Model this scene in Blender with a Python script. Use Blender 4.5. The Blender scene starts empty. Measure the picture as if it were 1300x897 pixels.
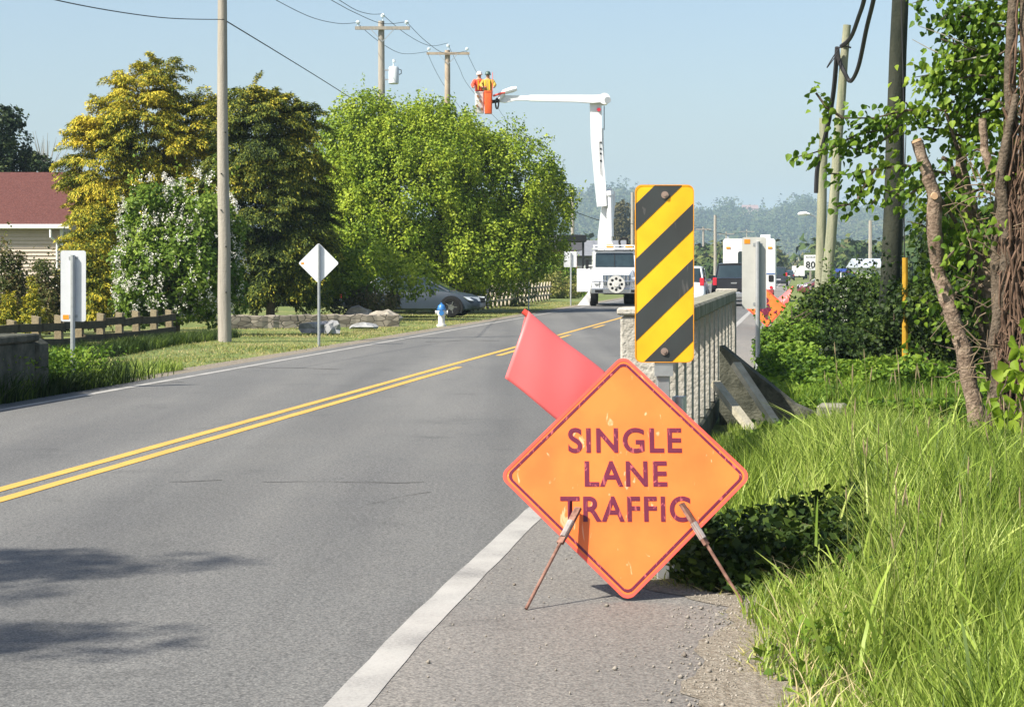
import bpy, bmesh, math, random
import numpy as np
from mathutils import Vector, Matrix

# ------------------------------------------------------------------ camera, sky, sun, exposure
sc = bpy.context.scene
FPX, EYE, YH = 2600.0, 1.6, 342.0        # focal length in photo pixels, eye height, horizon row
cam_d = bpy.data.cameras.new('camera'); cam = bpy.data.objects.new('camera', cam_d)
sc.collection.objects.link(cam); sc.camera = cam
cam.location = (0, 0, EYE); cam.rotation_euler = (math.radians(90), 0, 0)
cam_d.sensor_width = 36; cam_d.lens = 36 * FPX / 1300
cam_d.shift_y = -(448.5 - YH) / 1300
cam_d.clip_start = 0.1; cam_d.clip_end = 9000

sun_vec = Vector((-0.78, -0.50, 1.0)).normalized()
SUN_EL = math.asin(sun_vec.z); SUN_AZ = math.atan2(sun_vec.x, sun_vec.y)
w = bpy.data.worlds.new('World'); sc.world = w; w.use_nodes = True
nt = w.node_tree; bg = nt.nodes['Background']
sky = nt.nodes.new('ShaderNodeTexSky'); sky.sky_type = 'NISHITA'; sky.sun_disc = False
sky.sun_elevation = SUN_EL; sky.sun_rotation = SUN_AZ
sky.air_density = 1.0; sky.dust_density = 2.2; sky.ozone_density = 1.6; sky.altitude = 0
nt.links.new(sky.outputs[0], bg.inputs[0]); bg.inputs[1].default_value = 0.086
sun_l = bpy.data.lights.new('sun', 'SUN'); sun_l.energy = 4.9; sun_l.angle = math.radians(0.55)
sun_l.color = (1.0, 0.93, 0.82)
sun = bpy.data.objects.new('sun', sun_l); sc.collection.objects.link(sun)
sun.rotation_euler = sun_vec.to_track_quat('Z', 'Y').to_euler()
sc.view_settings.view_transform = 'Standard'; sc.view_settings.look = 'None'
sc.view_settings.gamma = 1; sc.view_settings.exposure = 1.0
sc.cycles.volume_bounces = 0; sc.cycles.max_bounces = 6; sc.cycles.transparent_max_bounces = 6
sc.cycles.diffuse_bounces = 2; sc.cycles.glossy_bounces = 2
HAZE_DENSITY = 0.00020

C = sc.collection
RT = math.tan(math.atan((1010 - 650) / FPX))     # sideways drift of the road per metre of depth
RANG = math.atan(RT)
rng = np.random.default_rng(7)
random.seed(7)

# ------------------------------------------------------------------ placing helpers
def P(px, py, d): return Vector(((px - 650) / FPX * d, d, EYE - (py - YH) / FPX * d))
def G(px, d, z=0.0): return Vector(((px - 650) / FPX * d, d, z))
def R(xr, y, z=0.0): return Vector((xr + y * RT, y, z))

# ------------------------------------------------------------------ materials
_m = {}
def mat(name, col, rough=0.7, var=0.12, scale=6.0, metal=0.0, bump=0.0, bscale=40.0, coat=0.0, col2=None, detail=5):
    if name in _m: return _m[name]
    m = bpy.data.materials.new(name); m.use_nodes = True; n = m.node_tree; b = n.nodes['Principled BSDF']
    b.inputs['Roughness'].default_value = rough; b.inputs['Metallic'].default_value = metal
    b.inputs['Coat Weight'].default_value = coat
    if rough >= 0.6: b.inputs['Specular IOR Level'].default_value = 0.2
    tc = n.nodes.new('ShaderNodeTexCoord'); nz = n.nodes.new('ShaderNodeTexNoise')
    nz.inputs['Scale'].default_value = scale; nz.inputs['Detail'].default_value = detail; nz.inputs['Roughness'].default_value = 0.65
    n.links.new(tc.outputs['Object'], nz.inputs['Vector'])
    rp = n.nodes.new('ShaderNodeValToRGB'); rp.color_ramp.elements[0].position = 0.3; rp.color_ramp.elements[1].position = 0.7
    c2 = col2 or tuple(min(1, c * (1 + var)) for c in col); c1 = col if col2 else tuple(c * (1 - var) for c in col)
    rp.color_ramp.elements[0].color = (*c1, 1); rp.color_ramp.elements[1].color = (*c2, 1)
    n.links.new(nz.outputs['Fac'], rp.inputs['Fac']); n.links.new(rp.outputs['Color'], b.inputs['Base Color'])
    if bump:
        n2 = n.nodes.new('ShaderNodeTexNoise'); n2.inputs['Scale'].default_value = bscale; n2.inputs['Detail'].default_value = 6
        n.links.new(tc.outputs['Object'], n2.inputs['Vector'])
        bp = n.nodes.new('ShaderNodeBump'); bp.inputs['Strength'].default_value = bump; bp.inputs['Distance'].default_value = 0.02
        n.links.new(n2.outputs['Fac'], bp.inputs['Height']); n.links.new(bp.outputs['Normal'], b.inputs['Normal'])
    _m[name] = m; return m

def ramp(n, stops):
    r = n.nodes.new('ShaderNodeValToRGB'); cr = r.color_ramp
    while len(cr.elements) < len(stops): cr.elements.new(0.5)
    for e, (p, c) in zip(cr.elements, stops): e.position = p; e.color = (*c, 1)
    return r

def leafmat(name, cols, trans=0.35, rough=0.55, nscale=0.8, mix=0.5):
    """cols: list of colours dark to light; random per leaf plus a slow drift through the crown"""
    if name in _m: return _m[name]
    m = bpy.data.materials.new(name); m.use_nodes = True; n = m.node_tree; b = n.nodes['Principled BSDF']; out = n.nodes['Material Output']
    b.inputs['Roughness'].default_value = rough
    b.inputs['Specular IOR Level'].default_value = 0.2
    g = n.nodes.new('ShaderNodeNewGeometry'); tc = n.nodes.new('ShaderNodeTexCoord'); nz = n.nodes.new('ShaderNodeTexNoise')
    nz.inputs['Scale'].default_value = nscale; nz.inputs['Detail'].default_value = 2
    n.links.new(tc.outputs['Object'], nz.inputs['Vector'])
    mr = n.nodes.new('ShaderNodeMapRange'); mr.inputs['From Min'].default_value = 0.3; mr.inputs['From Max'].default_value = 0.7
    n.links.new(nz.outputs['Fac'], mr.inputs['Value'])
    mx = n.nodes.new('ShaderNodeMix'); mx.inputs['Factor'].default_value = mix
    n.links.new(g.outputs['Random Per Island'], mx.inputs['A']); n.links.new(mr.outputs['Result'], mx.inputs['B'])
    k = len(cols); r = ramp(n, [(0.1 + 0.8 * i / (k - 1), c) for i, c in enumerate(cols)])
    n.links.new(mx.outputs['Result'], r.inputs['Fac']); n.links.new(r.outputs['Color'], b.inputs['Base Color'])
    t = n.nodes.new('ShaderNodeBsdfTranslucent'); n.links.new(r.outputs['Color'], t.inputs['Color'])
    ms = n.nodes.new('ShaderNodeMixShader'); ms.inputs['Fac'].default_value = trans
    n.links.new(b.outputs[0], ms.inputs[1]); n.links.new(t.outputs[0], ms.inputs[2]); n.links.new(ms.outputs[0], out.inputs['Surface'])
    _m[name] = m; return m

# ------------------------------------------------------------------ mesh builders
class MB:
    def __init__(s): s.v = []; s.f = []
    def add(s, vs, fs):
        o = len(s.v); s.v += [tuple(v) for v in vs]; s.f += [tuple(i + o for i in f) for f in fs]; return s
    def box(s, lo, hi, bev=0.0):
        x0, y0, z0 = lo; x1, y1, z1 = hi
        if bev <= 0:
            return s.add([(x0,y0,z0),(x1,y0,z0),(x1,y1,z0),(x0,y1,z0),(x0,y0,z1),(x1,y0,z1),(x1,y1,z1),(x0,y1,z1)],
                         [(0,3,2,1),(4,5,6,7),(0,1,5,4),(1,2,6,5),(2,3,7,6),(3,0,4,7)])
        b = bev
        def ring(z, i): return [(x0+i,y0+b if i==0 else y0+i+b*0,z) for _ in ()]
        rings = []
        for z, i in ((z0, b), (z0 + b, 0), (z1 - b, 0), (z1, b)):
            a = x0 + i; c = x1 - i; d = y0 + i; e = y1 - i; q = b * 0.7
            rings.append([(a+q,d,z),(c-q,d,z),(c,d+q,z),(c,e-q,z),(c-q,e,z),(a+q,e,z),(a,e-q,z),(a,d+q,z)])
        return s.loft(rings)
    def loft(s, rings, cap=True, closed=True):
        n = len(rings[0]); vs = [v for r in rings for v in r]; fs = []
        for k in range(len(rings) - 1):
            for i in range(n if closed else n - 1):
                j = (i + 1) % n; fs.append((k*n+i, k*n+j, (k+1)*n+j, (k+1)*n+i))
        if cap: fs.append(tuple(range(n))[::-1]); fs.append(tuple((len(rings)-1)*n + i for i in range(n)))
        return s.add(vs, fs)
    def tube(s, pts, rad, n=8, cap=True):
        pts = [Vector(p) for p in pts]
        if not hasattr(rad, '__len__'): rad = [rad] * len(pts)
        rings = []; up = None
        for i, p in enumerate(pts):
            t = (pts[min(i+1, len(pts)-1)] - pts[max(i-1, 0)]).normalized()
            if up is None: up = Vector((0,0,1)) if abs(t.z) < 0.9 else Vector((0,1,0))
            a = t.cross(up).normalized(); b = a.cross(t).normalized(); up = b
            rings.append([tuple(p + rad[i] * (math.cos(q) * a + math.sin(q) * b)) for q in [2*math.pi*k/n for k in range(n)]])
        return s.loft(rings, cap)
    def prism(s, poly, axis, a, b):
        """poly of 2d points, extruded on axis x / y / z from a to b"""
        def mk(u, v, t): return {'x': (t,u,v), 'y': (u,t,v), 'z': (u,v,t)}[axis]
        return s.loft([[mk(u, v, a) for u, v in poly], [mk(u, v, b) for u, v in poly]])
    def bar(s, p, q, wx, wz):
        p = Vector(p); q = Vector(q); t = (q - p).normalized()
        up = Vector((0,0,1)) if abs(t.z) < 0.9 else Vector((0,1,0))
        a = t.cross(up).normalized() * wx / 2; b = a.cross(t).normalized() * wz / 2
        return s.loft([[p-a-b, p+a-b, p+a+b, p-a+b], [q-a-b, q+a-b, q+a+b, q-a+b]])
    def build(s, name, m, parent=None, loc=None, smooth=False, ang=35):
        me = bpy.data.meshes.new(name); me.from_pydata(s.v, [], s.f); me.validate()
        bm = bmesh.new(); bm.from_mesh(me); bmesh.ops.recalc_face_normals(bm, faces=bm.faces); bm.to_mesh(me); bm.free()
        if smooth:
            me.polygons.foreach_set('use_smooth', [True] * len(me.polygons)); me.set_sharp_from_angle(angle=math.radians(ang))
        me.materials.append(m); o = bpy.data.objects.new(name, me); C.objects.link(o)
        if parent: o.parent = parent
        if loc is not None: o.location = loc
        return o

def circle(cx, cy, r, n=20): return [(cx + r*math.cos(2*math.pi*k/n), cy + r*math.sin(2*math.pi*k/n)) for k in range(n)]
def rrect(x0, y0, x1, y1, r, n=5):
    out = []
    for cx, cy, a0 in ((x1-r,y1-r,0),(x0+r,y1-r,90),(x0+r,y0+r,180),(x1-r,y0+r,270)):
        for k in range(n + 1):
            a = math.radians(a0 + 90*k/n); out.append((cx + r*math.cos(a), cy + r*math.sin(a)))
    return out

def npmesh(name, verts, nper, m, parent=None, smooth=False):
    """verts (N,3); nper = verts per polygon, polygons consecutive (int) or a list of face index arrays"""
    me = bpy.data.meshes.new(name); verts = np.asarray(verts, np.float32)
    if isinstance(nper, int):
        nf = len(verts) // nper; loops = np.arange(nf * nper, dtype=np.int32); starts = np.arange(nf, dtype=np.int32) * nper; tot = np.full(nf, nper, np.int32)
    else:
        arrs = nper; loops = np.concatenate([a.ravel() for a in arrs]).astype(np.int32)
        tot = np.concatenate([np.full(len(a), a.shape[1], np.int32) for a in arrs]); starts = np.concatenate([[0], np.cumsum(tot)[:-1]]).astype(np.int32)
    me.vertices.add(len(verts)); me.vertices.foreach_set('co', verts.ravel())
    me.loops.add(len(loops)); me.loops.foreach_set('vertex_index', loops)
    me.polygons.add(len(starts)); me.polygons.foreach_set('loop_start', starts); me.polygons.foreach_set('loop_total', tot)
    me.update(calc_edges=True); me.validate()
    if smooth: me.polygons.foreach_set('use_smooth', [True] * len(me.polygons))
    me.materials.append(m); o = bpy.data.objects.new(name, me); C.objects.link(o)
    if parent: o.parent = parent
    return o

def tag(o, label=None, cat=None, group=None, kind=None):
    if label: o['label'] = label
    if cat: o['category'] = cat
    if group: o['group'] = group
    if kind: o['kind'] = kind
    return o
def thing(name, label, cat, loc=(0,0,0), rz=0.0, group=None):
    o = bpy.data.objects.new(name, None); C.objects.link(o); o.location = loc; o.rotation_euler = (0,0,rz)
    o.empty_display_size = 0.2
    return tag(o, label, cat, group)
def copy_tree(o, parent=None):
    c = o.copy(); C.objects.link(c)
    if parent: c.parent = parent
    for ch in [x for x in bpy.data.objects if x.parent == o]: copy_tree(ch, c)
    return c
def struct(o): o['kind'] = 'structure'; return o

def norm(a): return a / np.maximum(np.linalg.norm(a, axis=-1, keepdims=True), 1e-9)
def leaves(pos, dirs, length, width, rg, fold=0.25, shape='rhomb', hang=0.0, face=None):
    """one leaf per position; returns verts and faces"""
    n = len(pos); d = norm(dirs + rg.normal(0, 0.35, (n,3)) + np.array([0,0,-hang]))
    r = norm(rg.normal(0,1,(n,3)))
    if face is None: sd = norm(np.cross(d, r)); up = np.cross(sd, d)
    else:       # blades turn their upper side outwards and up, as leaves do
        up = norm(face + r*0.75); sd = norm(np.cross(d, up)); d = np.cross(up, sd)
    L = (length * rg.uniform(0.6, 1.25, n))[:,None]; W = (width * rg.uniform(0.7, 1.2, n))[:,None]
    if shape == 'rhomb':
        tpl = [(0,0,0),(0.45,-0.5,fold),(1,0,0),(0.45,0.5,fold)]
    else:   # heart / broad leaf
        tpl = [(0,0,0),(0.08,-0.36,0.08),(0.38,-0.52,fold),(0.72,-0.3,0.1),(1,0,-0.12),(0.72,0.3,0.1),(0.38,0.52,fold),(0.08,0.36,0.08)]
    vs = np.stack([pos + d*L*a + sd*W*b + up*W*c for a, b, c in tpl], 1)
    k = len(tpl)
    if k == 4: return vs.reshape(-1,3), 4
    base = np.arange(n)[:,None] * 8
    return vs.reshape(-1,3), [np.concatenate([base + np.array([0,1,2,3]), base + np.array([0,5,6,7])]), base + np.array([0,3,4]), base + np.array([0,4,5])]

def vnoise(x, y, f=1.0, seed=0):
    r = np.random.default_rng(seed); o = 0
    for i in range(6):
        a = r.uniform(0, 6.28); k = f * (0.7 + 0.35 * i); o = o + np.sin(k * (x*math.cos(a) + y*math.sin(a)) + r.uniform(0, 6.28)) / (1 + 0.4*i)
    return o / 3.2

# ================================================================== THE SETTING
# ---- materials of the setting
def asphalt(name, base, speck, warm, big=0.35):
    m = bpy.data.materials.new(name); m.use_nodes = True; n = m.node_tree; b = n.nodes['Principled BSDF']
    b.inputs['Roughness'].default_value = 0.82
    tc = n.nodes.new('ShaderNodeTexCoord')
    fine = n.nodes.new('ShaderNodeTexVoronoi'); fine.inputs['Scale'].default_value = 90; n.links.new(tc.outputs['Object'], fine.inputs['Vector'])
    fr = ramp(n, [(0.0, tuple(c*speck for c in base)), (0.35, base), (0.8, tuple(c*0.55 for c in base))])
    wn = n.nodes.new('ShaderNodeTexNoise'); wn.inputs['Scale'].default_value = 38; wn.inputs['Detail'].default_value = 8; wn.inputs['Roughness'].default_value = 0.8
    n.links.new(tc.outputs['Object'], wn.inputs['Vector'])
    n.links.new(fine.outputs['Distance'], fr.inputs['Fac'])
    mp = n.nodes.new('ShaderNodeMapping'); mp.inputs['Rotation'].default_value = (0,0,RANG); mp.inputs['Scale'].default_value = (0.9,0.11,1)
    n.links.new(tc.outputs['Object'], mp.inputs['Vector'])
    bn = n.nodes.new('ShaderNodeTexNoise'); bn.inputs['Scale'].default_value = 1.0; bn.inputs['Detail'].default_value = 5
    n.links.new(mp.outputs[0], bn.inputs['Vector'])
    mr = ramp(n, [(0.3, (1-big*0.6,)*3), (0.7, (1+big*0.5, (1+big*0.5)*warm[1], (1+big*0.5)*warm[2]))])
    n.links.new(bn.outputs['Fac'], mr.inputs['Fac'])
    m1 = n.nodes.new('ShaderNodeMix'); m1.data_type = 'RGBA'; m1.blend_type = 'MULTIPLY'; m1.inputs['Factor'].default_value = 1
    n.links.new(fr.outputs[0], m1.inputs['A']); n.links.new(mr.outputs[0], m1.inputs['B'])
    gr = ramp(n, [(0.36, (0.48,)*3), (0.5, (1,1,1)), (0.66, (1.5,1.47,1.42))]); n.links.new(wn.outputs['Fac'], gr.inputs['Fac'])
    # wheel paths: streaks running along the road, and scattered stains
    mp2 = n.nodes.new('ShaderNodeMapping'); mp2.inputs['Rotation'].default_value = (0,0,RANG); mp2.inputs['Scale'].default_value = (0.75,0.012,1); n.links.new(tc.outputs['Object'], mp2.inputs['Vector'])
    st = n.nodes.new('ShaderNodeTexNoise'); st.inputs['Scale'].default_value = 1.0; st.inputs['Detail'].default_value = 3; n.links.new(mp2.outputs[0], st.inputs['Vector'])
    sr = ramp(n, [(0.35,(0.80,)*3), (0.5,(1,1,1)), (0.65,(1.14,1.13,1.11))]); n.links.new(st.outputs['Fac'], sr.inputs['Fac'])
    bl = n.nodes.new('ShaderNodeTexNoise'); bl.inputs['Scale'].default_value = 0.9; bl.inputs['Detail'].default_value = 7; bl.inputs['Roughness'].default_value = 0.7; n.links.new(tc.outputs['Object'], bl.inputs['Vector'])
    br = ramp(n, [(0.30,(0.74,)*3), (0.42,(1,1,1)), (0.7,(1.06,1.05,1.04))]); n.links.new(bl.outputs['Fac'], br.inputs['Fac'])
    ma = n.nodes.new('ShaderNodeMix'); ma.data_type = 'RGBA'; ma.blend_type = 'MULTIPLY'; ma.inputs['Factor'].default_value = 1; n.links.new(sr.outputs[0], ma.inputs['A']); n.links.new(br.outputs[0], ma.inputs['B'])
    mb_ = n.nodes.new('ShaderNodeMix'); mb_.data_type = 'RGBA'; mb_.blend_type = 'MULTIPLY'; mb_.inputs['Factor'].default_value = 1; n.links.new(m1.outputs['Result'], mb_.inputs['A']); n.links.new(ma.outputs['Result'], mb_.inputs['B'])
    m1 = mb_
    m2 = n.nodes.new('ShaderNodeMix'); m2.data_type = 'RGBA'; m2.blend_type = 'MULTIPLY'; m2.inputs['Factor'].default_value = 1
    n.links.new(m1.outputs['Result'], m2.inputs['A']); n.links.new(gr.outputs[0], m2.inputs['B'])
    n.links.new(m2.outputs['Result'], b.inputs['Base Color'])
    bp = n.nodes.new('ShaderNodeBump'); bp.inputs['Strength'].default_value = 0.5; bp.inputs['Distance'].default_value = 0.006
    n.links.new(wn.outputs['Fac'], bp.inputs['Height']); n.links.new(bp.outputs['Normal'], b.inputs['Normal'])
    return m
M_asph = asphalt('asphalt_aged', (0.134,0.136,0.134), 1.5, (1,0.99,0.96))
M_shoulder = asphalt('asphalt_shoulder', (0.205,0.198,0.186), 1.15, (1,0.97,0.92), 0.25)
def paint(name, col, wear):
    m = bpy.data.materials.new(name); m.use_nodes = True; n = m.node_tree; b = n.nodes['Principled BSDF']; b.inputs['Roughness'].default_value = 0.7
    tc = n.nodes.new('ShaderNodeTexCoord'); nz = n.nodes.new('ShaderNodeTexNoise'); nz.inputs['Scale'].default_value = 55; nz.inputs['Detail'].default_value = 9; nz.inputs['Roughness'].default_value = 0.8
    n.links.new(tc.outputs['Object'], nz.inputs['Vector'])
    lo = n.nodes.new('ShaderNodeTexNoise'); lo.inputs['Scale'].default_value = 2.2; lo.inputs['Detail'].default_value = 4; n.links.new(tc.outputs['Object'], lo.inputs['Vector'])
    mx = n.nodes.new('ShaderNodeMix'); mx.inputs['Factor'].default_value = 0.45; n.links.new(nz.outputs['Fac'], mx.inputs['A']); n.links.new(lo.outputs['Fac'], mx.inputs['B'])
    r = ramp(n, [(wear-0.1, (0.18,0.175,0.165)), (wear, tuple(0.8*c for c in col)), (0.60, col)]); n.links.new(mx.outputs['Result'], r.inputs['Fac'])
    n.links.new(r.outputs[0], b.inputs['Base Color']); return m
M_white = paint('road_paint_white', (0.37,0.36,0.335), 0.48)
M_yellow = paint('road_paint_yellow', (0.56,0.34,0.065), 0.40)

def ribbon(name, x0, x1, ys, z, m, wob=0.0, seed=0):
    """a flat sheet beside the road from xr=x0 to x1 (numbers or functions of y) along ys"""
    b = MB(); rg = random.Random(seed)
    f0 = x0 if callable(x0) else (lambda y: x0); f1 = x1 if callable(x1) else (lambda y: x1)
    rows = [(R(f0(y) + rg.uniform(-wob, wob), y, z), R(f1(y) + rg.uniform(-wob, wob), y, z)) for y in ys]
    for a, c in zip(rows[:-1], rows[1:]): b.add([a[0], a[1], c[1], c[0]], [(0,1,2,3)])
    return b.build(name, m)
ysr = [-6, 0, 4, 8, 12, 16, 20, 30, 40, 60, 90, 140, 220, 400, 700, 1100]
XW, XY1, XY2, XL = -1.74, -5.52, -5.78, -9.05

# ground: one sheet, gently rolling away from the road
def ground_z(x, y):
    xr = x - y * RT
    right = np.clip((xr - 0.4) / 3.0, 0, 1); z = -0.03 + 0.0 * x
    z = z + right * (0.16 * vnoise(x, y, 0.7, 3) + 0.05) * np.clip((60 - y) / 30, 0, 1)
    z = z - 0.28 * np.exp(-((xr - 1.6) / 1.2) ** 2) * np.clip((y - 27) / 4, 0, 1) * np.clip((60 - y) / 20, 0, 1)
    z = z + 0.24*np.exp(-((xr - 0.45)/0.75)**2) * np.clip((y - 10.15)/1.3, 0, 1) * np.clip((19 - y)/4.0, 0, 1)
    left = np.clip((-9.9 - xr) / 2.5, 0, 1)
    z = z + left * 0.07 * vnoise(x, y, 0.5, 5)
    return z
gx = np.unique(np.round(np.concatenate([np.linspace(-2500, -60, 14), np.linspace(-56, 56, 150), np.linspace(-1, 8, 61), np.linspace(60, 2500, 14)]),3))
gy = np.unique(np.round(np.concatenate([np.linspace(-60, -4, 6), np.linspace(-2, 110, 190), np.linspace(6, 32, 170), np.linspace(120, 400, 20), np.linspace(450, 6000, 14)]),3))
GX, GY = np.meshgrid(gx, gy); GZ = ground_z(GX, GY)
xr_ = GX - GY * RT; GZ = np.where((xr_ > -9.9) & (xr_ < 0.35), -0.03, GZ)
nx = len(gx); idx = np.arange(GX.size).reshape(GX.shape)
gf = np.stack([idx[:-1,:-1], idx[:-1,1:], idx[1:,1:], idx[1:,:-1]], -1).reshape(-1,4)
def groundmat():
    m = bpy.data.materials.new('meadow_soil'); m.use_nodes = True; n = m.node_tree; b = n.nodes['Principled BSDF']; b.inputs['Roughness'].default_value = 0.95
    tc = n.nodes.new('ShaderNodeTexCoord'); a = n.nodes.new('ShaderNodeTexNoise'); a.inputs['Scale'].default_value = 0.35; a.inputs['Detail'].default_value = 10; a.inputs['Roughness'].default_value = 0.7
    n.links.new(tc.outputs['Object'], a.inputs['Vector'])
    r = ramp(n, [(0.3,(0.05,0.08,0.018)), (0.5,(0.12,0.16,0.035)), (0.62,(0.19,0.19,0.06)), (0.75,(0.20,0.16,0.08))]); n.links.new(a.outputs['Fac'], r.inputs['Fac'])
    f = n.nodes.new('ShaderNodeTexNoise'); f.inputs['Scale'].default_value = 14; f.inputs['Detail'].default_value = 8; n.links.new(tc.outputs['Object'], f.inputs['Vector'])
    r2 = ramp(n, [(0.35,(0.55,0.55,0.55)), (0.65,(1.35,1.35,1.3))]); n.links.new(f.outputs['Fac'], r2.inputs['Fac'])
    mx = n.nodes.new('ShaderNodeMix'); mx.data_type = 'RGBA'; mx.blend_type = 'MULTIPLY'; mx.inputs['Factor'].default_value = 1
    n.links.new(r.outputs[0], mx.inputs['A']); n.links.new(r2.outputs[0], mx.inputs['B']); n.links.new(mx.outputs['Result'], b.inputs['Base Color'])
    bp = n.nodes.new('ShaderNodeBump'); bp.inputs['Strength'].default_value = 0.8; bp.inputs['Distance'].default_value = 0.05
    n.links.new(f.outputs['Fac'], bp.inputs['Height']); n.links.new(bp.outputs[0], b.inputs['Normal'])
    return m
struct(npmesh('ground', np.stack([GX, GY, GZ], -1).reshape(-1,3), [gf], groundmat(), smooth=True))

struct(ribbon('road', -9.45, XW + 0.10, ysr, 0.0, M_asph))
def sh_out(y):
    if y < 12.4: return -0.22 + 0.08 * math.sin(y * 1.3)
    if y < 31: return -0.95
    return -0.7
ys_sh = [-6, -2, 1, 3, 5, 6, 7, 7.6, 8.2, 8.8, 9.4, 10, 10.6, 11.2, 11.8, 12.35, 12.45, 14, 20, 30.9, 31.1, 40, 60, 90, 140, 220, 400, 700, 1100]
struct(ribbon('road_shoulder', XW + 0.04, sh_out, ys_sh, -0.0015, M_shoulder, 0.02, 2))
M_gravel = mat('gravel_dirt', (0.11,0.09,0.065), 0.95, scale=25, bump=0.9, bscale=60, col2=(0.30,0.27,0.22), detail=9)
struct(ribbon('gravel_edge', lambda y: -0.36 - (0.42*max(0,min(1,(y-9.7)/0.5))) + 0.06*math.sin(y*2.1)+0.03*math.sin(y*7), lambda y: 0.42, [4+0.11*i for i in range(78)], 0.002, M_gravel, 0.03, 3))
struct(ribbon('gravel_edge', -10.0, -9.4, ysr, -0.012, M_gravel, 0.05, 4))
# painted lines
ysl = [-6+0.4*i for i in range(80)] + [30+4*i for i in range(30)] + [170, 260, 400, 700, 1100]
XWf = lambda y: float(np.mean([np.interp(y+o_, [5.5, 7.5, 8.4, 9.5, 11.5, 13.5], [-1.60, -1.645, -1.680, -1.70, -1.71, -1.72]) for o_ in (-0.6,-0.3,0,0.3,0.6)]))
struct(ribbon('white_edge_line', lambda y: XWf(y) - 0.078, lambda y: XWf(y) + 0.078, ysl, 0.0015, M_white, 0.005, 5))
struct(ribbon('white_edge_line', XL - 0.06, XL + 0.06, ysl, 0.004, M_white, 0.005, 6))
struct(ribbon('yellow_centre_line', XY2 - 0.06, XY2 + 0.06, [y for y in ysl if y < 120] + [120], 0.004, M_yellow, 0.004, 7))
struct(ribbon('yellow_centre_line', XY1 - 0.06, XY1 + 0.06, [y for y in ysl if y < 33] + [33.6], 0.004, M_yellow, 0.004, 8))
for y0 in (38, 47, 56, 65, 74, 83, 92):
    struct(ribbon('yellow_centre_line', XY1 - 0.06, XY1 + 0.06, [y0, y0 + 1.5, y0 + 3], 0.004, M_yellow, 0.004, y0))
# cracks and tar seams in the surface
M_crack = mat('tar_crack', (0.07,0.068,0.064), 0.9)
def crack(pts, w=0.012, seed=1):
    rg = random.Random(seed); b = MB(); fine = []
    for (x0, y0), (x1, y1) in zip(pts[:-1], pts[1:]):
        k = max(2, int(math.hypot(x1-x0, y1-y0) / 0.12))
        for i in range(k): fine.append((x0+(x1-x0)*i/k + rg.uniform(-.012,.012), y0+(y1-y0)*i/k + rg.uniform(-.02,.02)))
    rows = [(Vector((x, y - w*rg.uniform(.2,1), 0.003)), Vector((x, y + w*rg.uniform(.2,1), 0.003))) for x, y in fine]
    for a, c in zip(rows[:-1], rows[1:]): b.add([a[0], c[0], c[1], a[1]], [(0,1,2,3)])
    struct(b.build('road_crack', M_crack))
def gp(px, py): d = EYE * FPX / (py - YH); return ((px - 650) / FPX * d, d)
crack([gp(215,612), gp(262,610), gp(300,609)], 0.02, 1); crack([gp(330,612), gp(400,611), gp(500,613), gp(560,611)], 0.014, 2)
crack([gp(470,640), gp(520,628), gp(560,622)], 0.012, 3)
crack([gp(300,466), gp(380,467), gp(440,469)], 0.06, 4); crack([gp(195,487), gp(240,484)], 0.05, 5)
crack([gp(540,434), gp(600,432), gp(640,433)], 0.07, 6)
M_patch = asphalt('asphalt_patch', (0.118,0.118,0.12), 1.35, (1,1,0.98))
pb = MB(); q = [gp(300,640), gp(395,628), gp(420,640), gp(395,660), gp(310,662)]

# ---- hills and the far woods
def hillh(px):
    xs = [-400, 300, 620, 700, 735, 770, 800, 840, 870, 900, 925, 960, 1000, 1020, 1060, 1110, 1160, 1230, 1300, 1500, 2200]
    ys = [300, 290, 275, 268, 262, 258, 258, 272, 284, 288, 282, 287, 283, 272, 285, 284, 276, 288, 280, 270, 300]
    return np.interp(px, xs, ys)
HD = 2700.0; KH = HD/1500
hx = np.linspace(-1400, 1700, 220)*KH; hy = np.linspace(900, 2300, 40)*KH; HX, HY = np.meshgrid(hx, hy)
def hz(x, y):
    px = 650 + FPX * x / y
    top = (YH - hillh(px)) / FPX * HD
    t = np.clip((y/KH - 1000) / 500, 0, 1); t = t*t*(3-2*t)
    return np.maximum(-1, top * t + 5.0 * vnoise(x, y, 0.007, 9) * t) + np.where(y > HD, (y-HD)*0.004, 0)
HZ = hz(HX, HY); idx = np.arange(HX.size).reshape(HX.shape)
hf = np.stack([idx[:-1,:-1], idx[:-1,1:], idx[1:,1:], idx[1:,:-1]], -1).reshape(-1,4)
struct(npmesh('hills', np.stack([HX, HY, HZ], -1).reshape(-1,3), [hf], mat('hill_earth', (0.05,0.07,0.025), 0.95, scale=0.02), smooth=True))

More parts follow.
